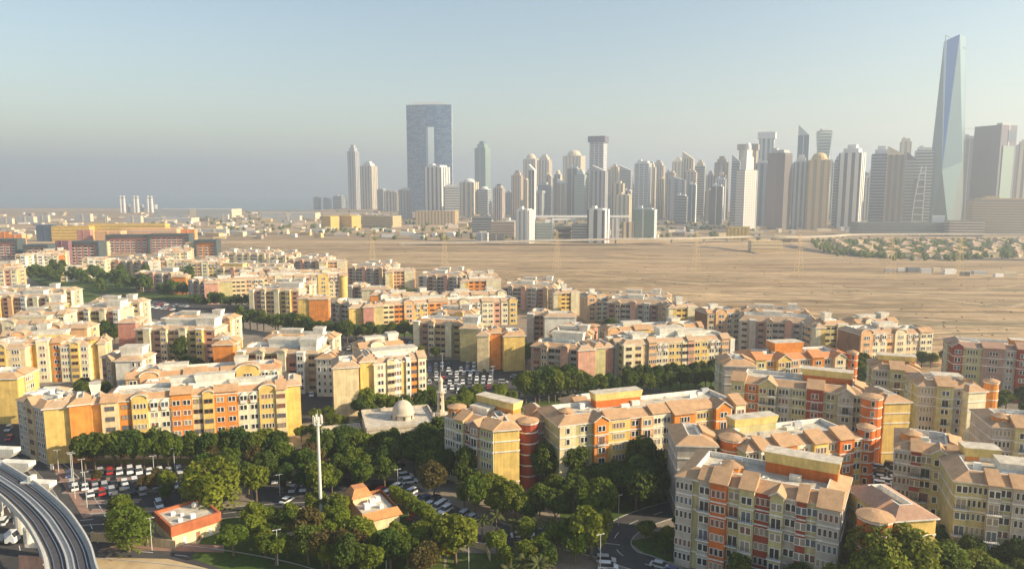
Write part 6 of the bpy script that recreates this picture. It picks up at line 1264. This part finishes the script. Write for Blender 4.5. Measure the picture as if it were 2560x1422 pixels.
# ------------------------------------------------------------------ cars
def car_parts(suv):
    h1, h2 = (.95, 1.75) if suv else (.82, 1.42); L_ = 2.3
    b_ = MB(); pr = [(-L_, .35), (-L_, h1 - .1), (-L_ + .15, h1), (L_ - .95, h1), (L_ - .1, h1 - .2), (L_, h1 - .35), (L_, .35)]
    b_.prism([(x, z) for x, z in pr][::-1], -.9, .9, 'car_white')
    cab = [(-L_ + (.12 if suv else .5), h1), (-L_ + (.3 if suv else 1.0), h2), (.55, h2), (1.25, h1)]
    r_ = MB(); r_.prism([(cab[1][0] - .05, h2 - .02), (cab[1][0], h2 + .05), (.5, h2 + .05), (.6, h2 - .02)][::-1], -.72, .72, 'car_white')
    g = MB(); g.mesh([(cab[0][0], -.84, h1), (cab[3][0], -.84, h1), (cab[2][0], -.72, h2), (cab[1][0], -.72, h2), (cab[0][0], .84, h1), (cab[3][0], .84, h1), (cab[2][0], .72, h2), (cab[1][0], .72, h2)], [(0, 1, 2, 3), (5, 4, 7, 6), (1, 5, 6, 2), (4, 0, 3, 7), (3, 2, 6, 7)], 'glass')
    w_ = MB(); n_ = 10; pts = [(.33 * math.cos(i * .628), y, .33 * math.sin(i * .628)) for y in (-.11, .11) for i in range(n_)]
    w_.mesh(pts, [(i, (i + 1) % n_, n_ + (i + 1) % n_, n_ + i) for i in range(n_)] + [tuple(range(n_))[::-1], tuple(range(n_, 2 * n_))], 'tyre')
    hl = MB(); hl.box(L_ - .1, L_ + .02, -.12, .12, h1 - .38, h1 - .24, 'frame', False)
    return b_.me('car_body'), r_.me('car_roof'), g.me('car_glass'), w_.me('car_wheel'), hl.me('car_headlight')
CP = {s: car_parts(s) for s in (0, 1)}; CC = {}
def colored(me, col):
    if (me.name, col) not in CC:
        m2 = me.copy(); m2.materials.clear(); m2.materials.append(MATS[col]); CC[(me.name, col)] = m2
    return CC[(me.name, col)]
CW = ['car_white'] * 9 + ['car_silver'] * 4 + ['car_black'] * 3 + ['car_grey'] * 3 + ['car_red', 'car_blue', 'car_sand']
rc = random.Random(33); NC = [0]
def joined_car(suv):
    if ('j', suv) not in CC:
        ms = []
        b_, r_, g, w_, hl = CP[suv]
        me = bpy.data.meshes.new('car'); V_ = []; F_ = []; M_ = []
        for src, mi, off in [(b_, 0, (0, 0, 0)), (r_, 0, (0, 0, 0)), (g, 1, (0, 0, 0))] + [(w_, 2, (x, y, .33)) for x in (-1.4, 1.4) for y in (-.82, .82)]:
            k = len(V_); V_ += [(v.co.x + off[0], v.co.y + off[1], v.co.z + off[2]) for v in src.vertices]
            for p in src.polygons: F_.append(tuple(k + i for i in p.vertices)); M_.append(mi)
        me.from_pydata(V_, [], F_); [me.materials.append(MATS[m_]) for m_ in ('car_white', 'glass', 'tyre')]; me.polygons.foreach_set('material_index', M_); me.update(); CC[('j', suv)] = me
    return CC[('j', suv)]
def far_car(suv, col):
    if ('f', suv, col) not in CC:
        me = joined_car(suv).copy(); me.materials[0] = MATS[col]; CC[('f', suv, col)] = me
    return CC[('f', suv, col)]
def car(x, y, rz, desc, col=None, z=.02, suv=None):
    col = col or rc.choice(CW); suv = rc.randrange(2) if suv is None else suv; NC[0] += 1
    d = ('%s %s ' % (col[4:], 'suv' if suv else 'car')) + desc
    if y > 300:
        o = link('parked_car', far_car(suv, col), None, (x, y, z), rz); later(o, d, 'car', 'parked cars'); return
    rt = empty('parked_car', (x, y, z), rz); later(rt, d, 'car', 'parked cars'); b_, r_, g, w_, hl = CP[suv]
    link('body', colored(b_, col), rt); link('roof', colored(r_, col), rt); link('window', g, rt)
    for xx in (-1.4, 1.4):
        for yy in (-.82, .82): link('wheel', w_, rt, (xx, yy, .33))
    for yy in (-.62, .62): link('headlight', hl, rt, (0, yy, 0))
def cars_row(p0, p1, desc, facing=1, occ=.8, pitch=2.7, jit=.1, skew=0.0):
    a, b_ = G(*p0), G(*p1); d = (b_ - a); n_ = int(d.length / pitch); an = math.atan2(d.y, d.x) - math.pi / 2 * facing + skew
    for i in range(n_):
        if rc.random() > occ: continue
        p = a + d * ((i + .5) / n_)
        if inside_any(p.x, p.y, .5): continue
        car(p.x + rc.uniform(-jit, jit), p.y + rc.uniform(-.35, .35), an + (math.pi if rc.random() < .25 else 0), desc)
N = 'in near left lot, '
cars_row((160, 1190), (230, 1190), N + 'far corner', 1, .8, skew=.5); cars_row((238, 1182), (460, 1180), N + 'top line', 1, .95, skew=.5); cars_row((170, 1214), (450, 1208), N + 'second line', 1, .95, skew=.5); cars_row((175, 1222), (450, 1216), N + 'third line', -1, .9, skew=.5); cars_row((215, 1236), (420, 1230), N + 'fourth line', 1, .9, skew=.5); cars_row((215, 1246), (330, 1243), N + 'fifth line', -1, .8, skew=.5); cars_row((300, 1268), (470, 1262), N + 'front line', 1, .6, skew=.5)
N = 'in diagonal lot, '
cars_row((945, 1228), (1190, 1302), N + 'upper line', 1, .9); cars_row((960, 1216), (1180, 1286), N + 'shaded line', 1, .5); cars_row((1035, 1292), (1118, 1348), N + 'lower line', -1, .95, 2.4); cars_row((990, 1160), (1030, 1215), 'in the lane below the mosque', 1, .5, 4)
N = 'in packed lot, '
for k, (y0, oc) in enumerate(((916, .75), (928, .9), (936, .85), (950, .85), (959, .8), (972, .65), (982, .5))): cars_row((1066, y0), (1240 - k * 2, y0 - 2), N + ['back', 'second', 'third', 'fourth', 'fifth', 'sixth', 'front'][k] + ' line', 1 if k % 2 else -1, oc, 2.9)
for (px, py) in ((1258, 958), (1248, 974), (1288, 944), (1300, 950)): p = G(px, py); car(p.x, p.y, rc.uniform(-.2, .4), 'by the exit of the central car park')
for k, y0 in enumerate((855, 863, 874)): cars_row((850, y0), (1032, y0 - 2), 'in orange front lot, ' + ['back', 'middle', 'front'][k] + ' line', 1, .62, 3)
for k, (x0, y0, x1, y1) in enumerate(((330, 756, 470, 768), (320, 764, 460, 778), (440, 786, 610, 792), (440, 797, 600, 802))): cars_row((x0, y0), (x1, y1), 'in blue shaded lot, ' + ['back', 'second', 'third', 'front'][k] + ' line', 1, .55, 3.2)
for k, x0 in enumerate((2200, 2226)): cars_row((x0, 1140), (x0 + 8, 1240), 'beside red tower, ' + ['left', 'right'][k] + ' file', 1 if k else -1, .9, 2.7)
cars_row((1384, 1028), (1390, 1105), 'in lane beside sunlit block', 1, .8, 3); cars_row((0, 1052), (42, 1048), 'in left edge court, back line', 1, .8, 3); cars_row((0, 1078), (42, 1074), 'in left edge court, middle line', 1, .8, 3); cars_row((2, 1100), (44, 1096), 'in left edge court, front line', 1, .8, 3); cars_row((750, 990), (826, 985), 'by yellow end wall', 1, .5, 3); cars_row((690, 1228), (800, 1222), 'under the park trees by the mast', 1, .8, 2.8); cars_row((640, 1206), (740, 1200), 'in the shade of the park trees', 1, .5, 3)
def one_car(px, py, rz, desc, col, suv=0): p = G(px, py); car(p.x, p.y, rz, desc, col, .045, suv)
one_car(1300, 1342, .1, 'parked alone left of the palms', 'car_white'); one_car(1318, 1342, .15, 'parked behind its twin left of the palms', 'car_white'); one_car(1262, 1258, .3, 'with black roof before the blank yellow face', 'car_white', 1); one_car(718, 1254, 1.2, 'driving below the park trees', 'car_white'); one_car(838, 1262, .05, 'right of the mast', 'car_white', 1); one_car(1650, 1418, -.5, 'on the shady road at the bottom', 'car_silver'); one_car(1685, 1434, -.5, 'behind the silver car at the bottom', 'car_blue'); one_car(1520, 1422, -.1, 'under the golden green tree, front', 'car_white', 1); one_car(1515, 1405, -.1, 'under the golden green tree, back', 'car_silver', 1); one_car(1535, 1440, -.1, 'at the very bottom by the lamp', 'car_grey')
one_car(10, 1308, 1.9, 'on the highway left of the viaduct', 'car_white', 1); one_car(4, 1270, 1.9, 'on the highway, far one at the left edge', 'car_silver'); one_car(32, 1140, .3, 'turning at the left edge', 'car_black'); one_car(100, 1416, 1.6, 'half under the viaduct at the bottom', 'car_silver')
p = G(20, 1358); rt = empty('lorry', (p.x, p.y, .03), R(5), 'white cab lorry on the highway left of the viaduct', 'lorry'); mb = MB(); mb.box(-6.5, -.3, -1.2, 1.2, .9, 1.3, 'iron', False); mb.box(-6.4, -.4, -1.1, 1.1, 1.3, 2.0, 'metalgrey'); mb.build('bed', rt); mb = MB(); mb.prism([(0, .6), (0, 3.1), (1.5, 3.1), (2.2, 1.9), (2.3, .6)][::-1], -1.25, 1.25, 'car_white'); mb.build('cab', rt); mb = MB(); mb.mesh([(1.6, -1.1, 2.98), (2.22, -1.1, 1.95), (2.22, 1.1, 1.95), (1.6, 1.1, 2.98)], [(0, 1, 2, 3)], 'glass'); mb.build('windscreen', rt)
for x in (-5.4, -4.2, 1.2):
    for y in (-1.05, 1.05): o = link('wheel', CP[0][3], rt, (x, y, .5)); o.scale = (1.5, 2, 1.5)
# ------------------------------------------------------------------ street lamps
mb = MB(); mb.tube((0, 0, 0), (0, 0, 1), .11, .07, 'polegrey', 7); LP = mb.me('lamp_pole'); mb = MB(); mb.box(-.7, .7, -.05, .05, 0, .08, 'polegrey', False); mb.box(.5, .95, -.12, .12, -.02, .1, 'polegrey', False); mb.box(-.95, -.5, -.12, .12, -.02, .1, 'polegrey', False); LH = mb.me('lamp_head')
def lamp(px, py, h, desc):
    p = G(px, py); rt = empty('street_lamp', (p.x, p.y, 0)); o = link('pole', LP, rt, (0, 0, 0)); o.scale = (1, 1, h); link('head', LH, rt, (0, 0, h), .4); later(rt, desc, 'street lamp', 'street lamps')
for (px, py, h, ds) in ((147, 1180, 7, 'slim lamp post at the near left car park'), (188, 1246, 13, 'slim lamp post at the near left car park'), (208, 1205, 7, 'slim lamp post at the near left car park'), (180, 1195, 8, 'slim lamp post at the near left car park'), (218, 1268, 10, 'slim lamp post at the near left car park'), (386, 1196, 7, 'slim lamp post at the near left car park'), (437, 1175, 7, 'slim lamp post at the near left car park'), (380, 1374, 8, 'lamp post at the tan boundary wall'), (695, 1412, 8.5, 'lamp post on the kerb of the bottom road'), (966, 1420, 6, 'lamp post at the bottom edge'), (1172, 1424, 6, 'lamp post at the bottom edge'), (1500, 1430, 9, 'lamp post by the shady road'), (1546, 1312, 8, 'lamp post by the shady road'), (1409, 1365, 7, 'lamp post by the shady road'), (995, 1232, 7, 'lamp post at the diagonal car park'), (700, 1237, 6, 'lamp post under the park trees'), (1232, 972, 10, 'lamp post in the packed central car park'), (1106, 930, 9, 'lamp post in the packed central car park'), (960, 1130, 6, 'lamp post by the mosque')): lamp(px, py, h, ds)
# person by the wall of the arcaded block
p = G(131, 1178); rt = empty('bollard_sign', (p.x, p.y, 0), 0, 'small white totem sign at the corner of the blank yellow end', 'sign'); mb = MB(); mb.box(-.4, .4, -.15, .15, .6, 2.4, 'white', False); mb.build('panel', rt); mb = MB(); mb.box(-.1, .1, -.1, .1, 0, .6, 'iron'); mb.build('post', rt)
# ------------------------------------------------------------------ haze
mb = MB(); mb.box(-EXT - 200, EXT + 200, -400, EXT + 200, -1.5, 490, 'white', False); me = mb.me('haze'); me.materials.clear()
hm = bpy.data.materials.new('haze'); hm.use_nodes = True; n = hm.node_tree.nodes; n.clear(); out = n.new('ShaderNodeOutputMaterial'); pv = n.new('ShaderNodeVolumePrincipled')
pv.inputs['Color'].default_value = (.64, .73, .85, 1); pv.inputs['Density'].default_value = HAZE_D; pv.inputs['Anisotropy'].default_value = .4; pv.inputs['Density Attribute'].default_value = ''
hm.node_tree.links.new(pv.outputs[0], out.inputs['Volume']); me.materials.append(hm)
try: hm.cycles.homogeneous_volume = True
except Exception: pass
tag(link('haze', me), kind='stuff')
finish_labels()
print('OBJECTS', len(bpy.data.objects), 'trees', len(TREES), 'cars', NC[0])
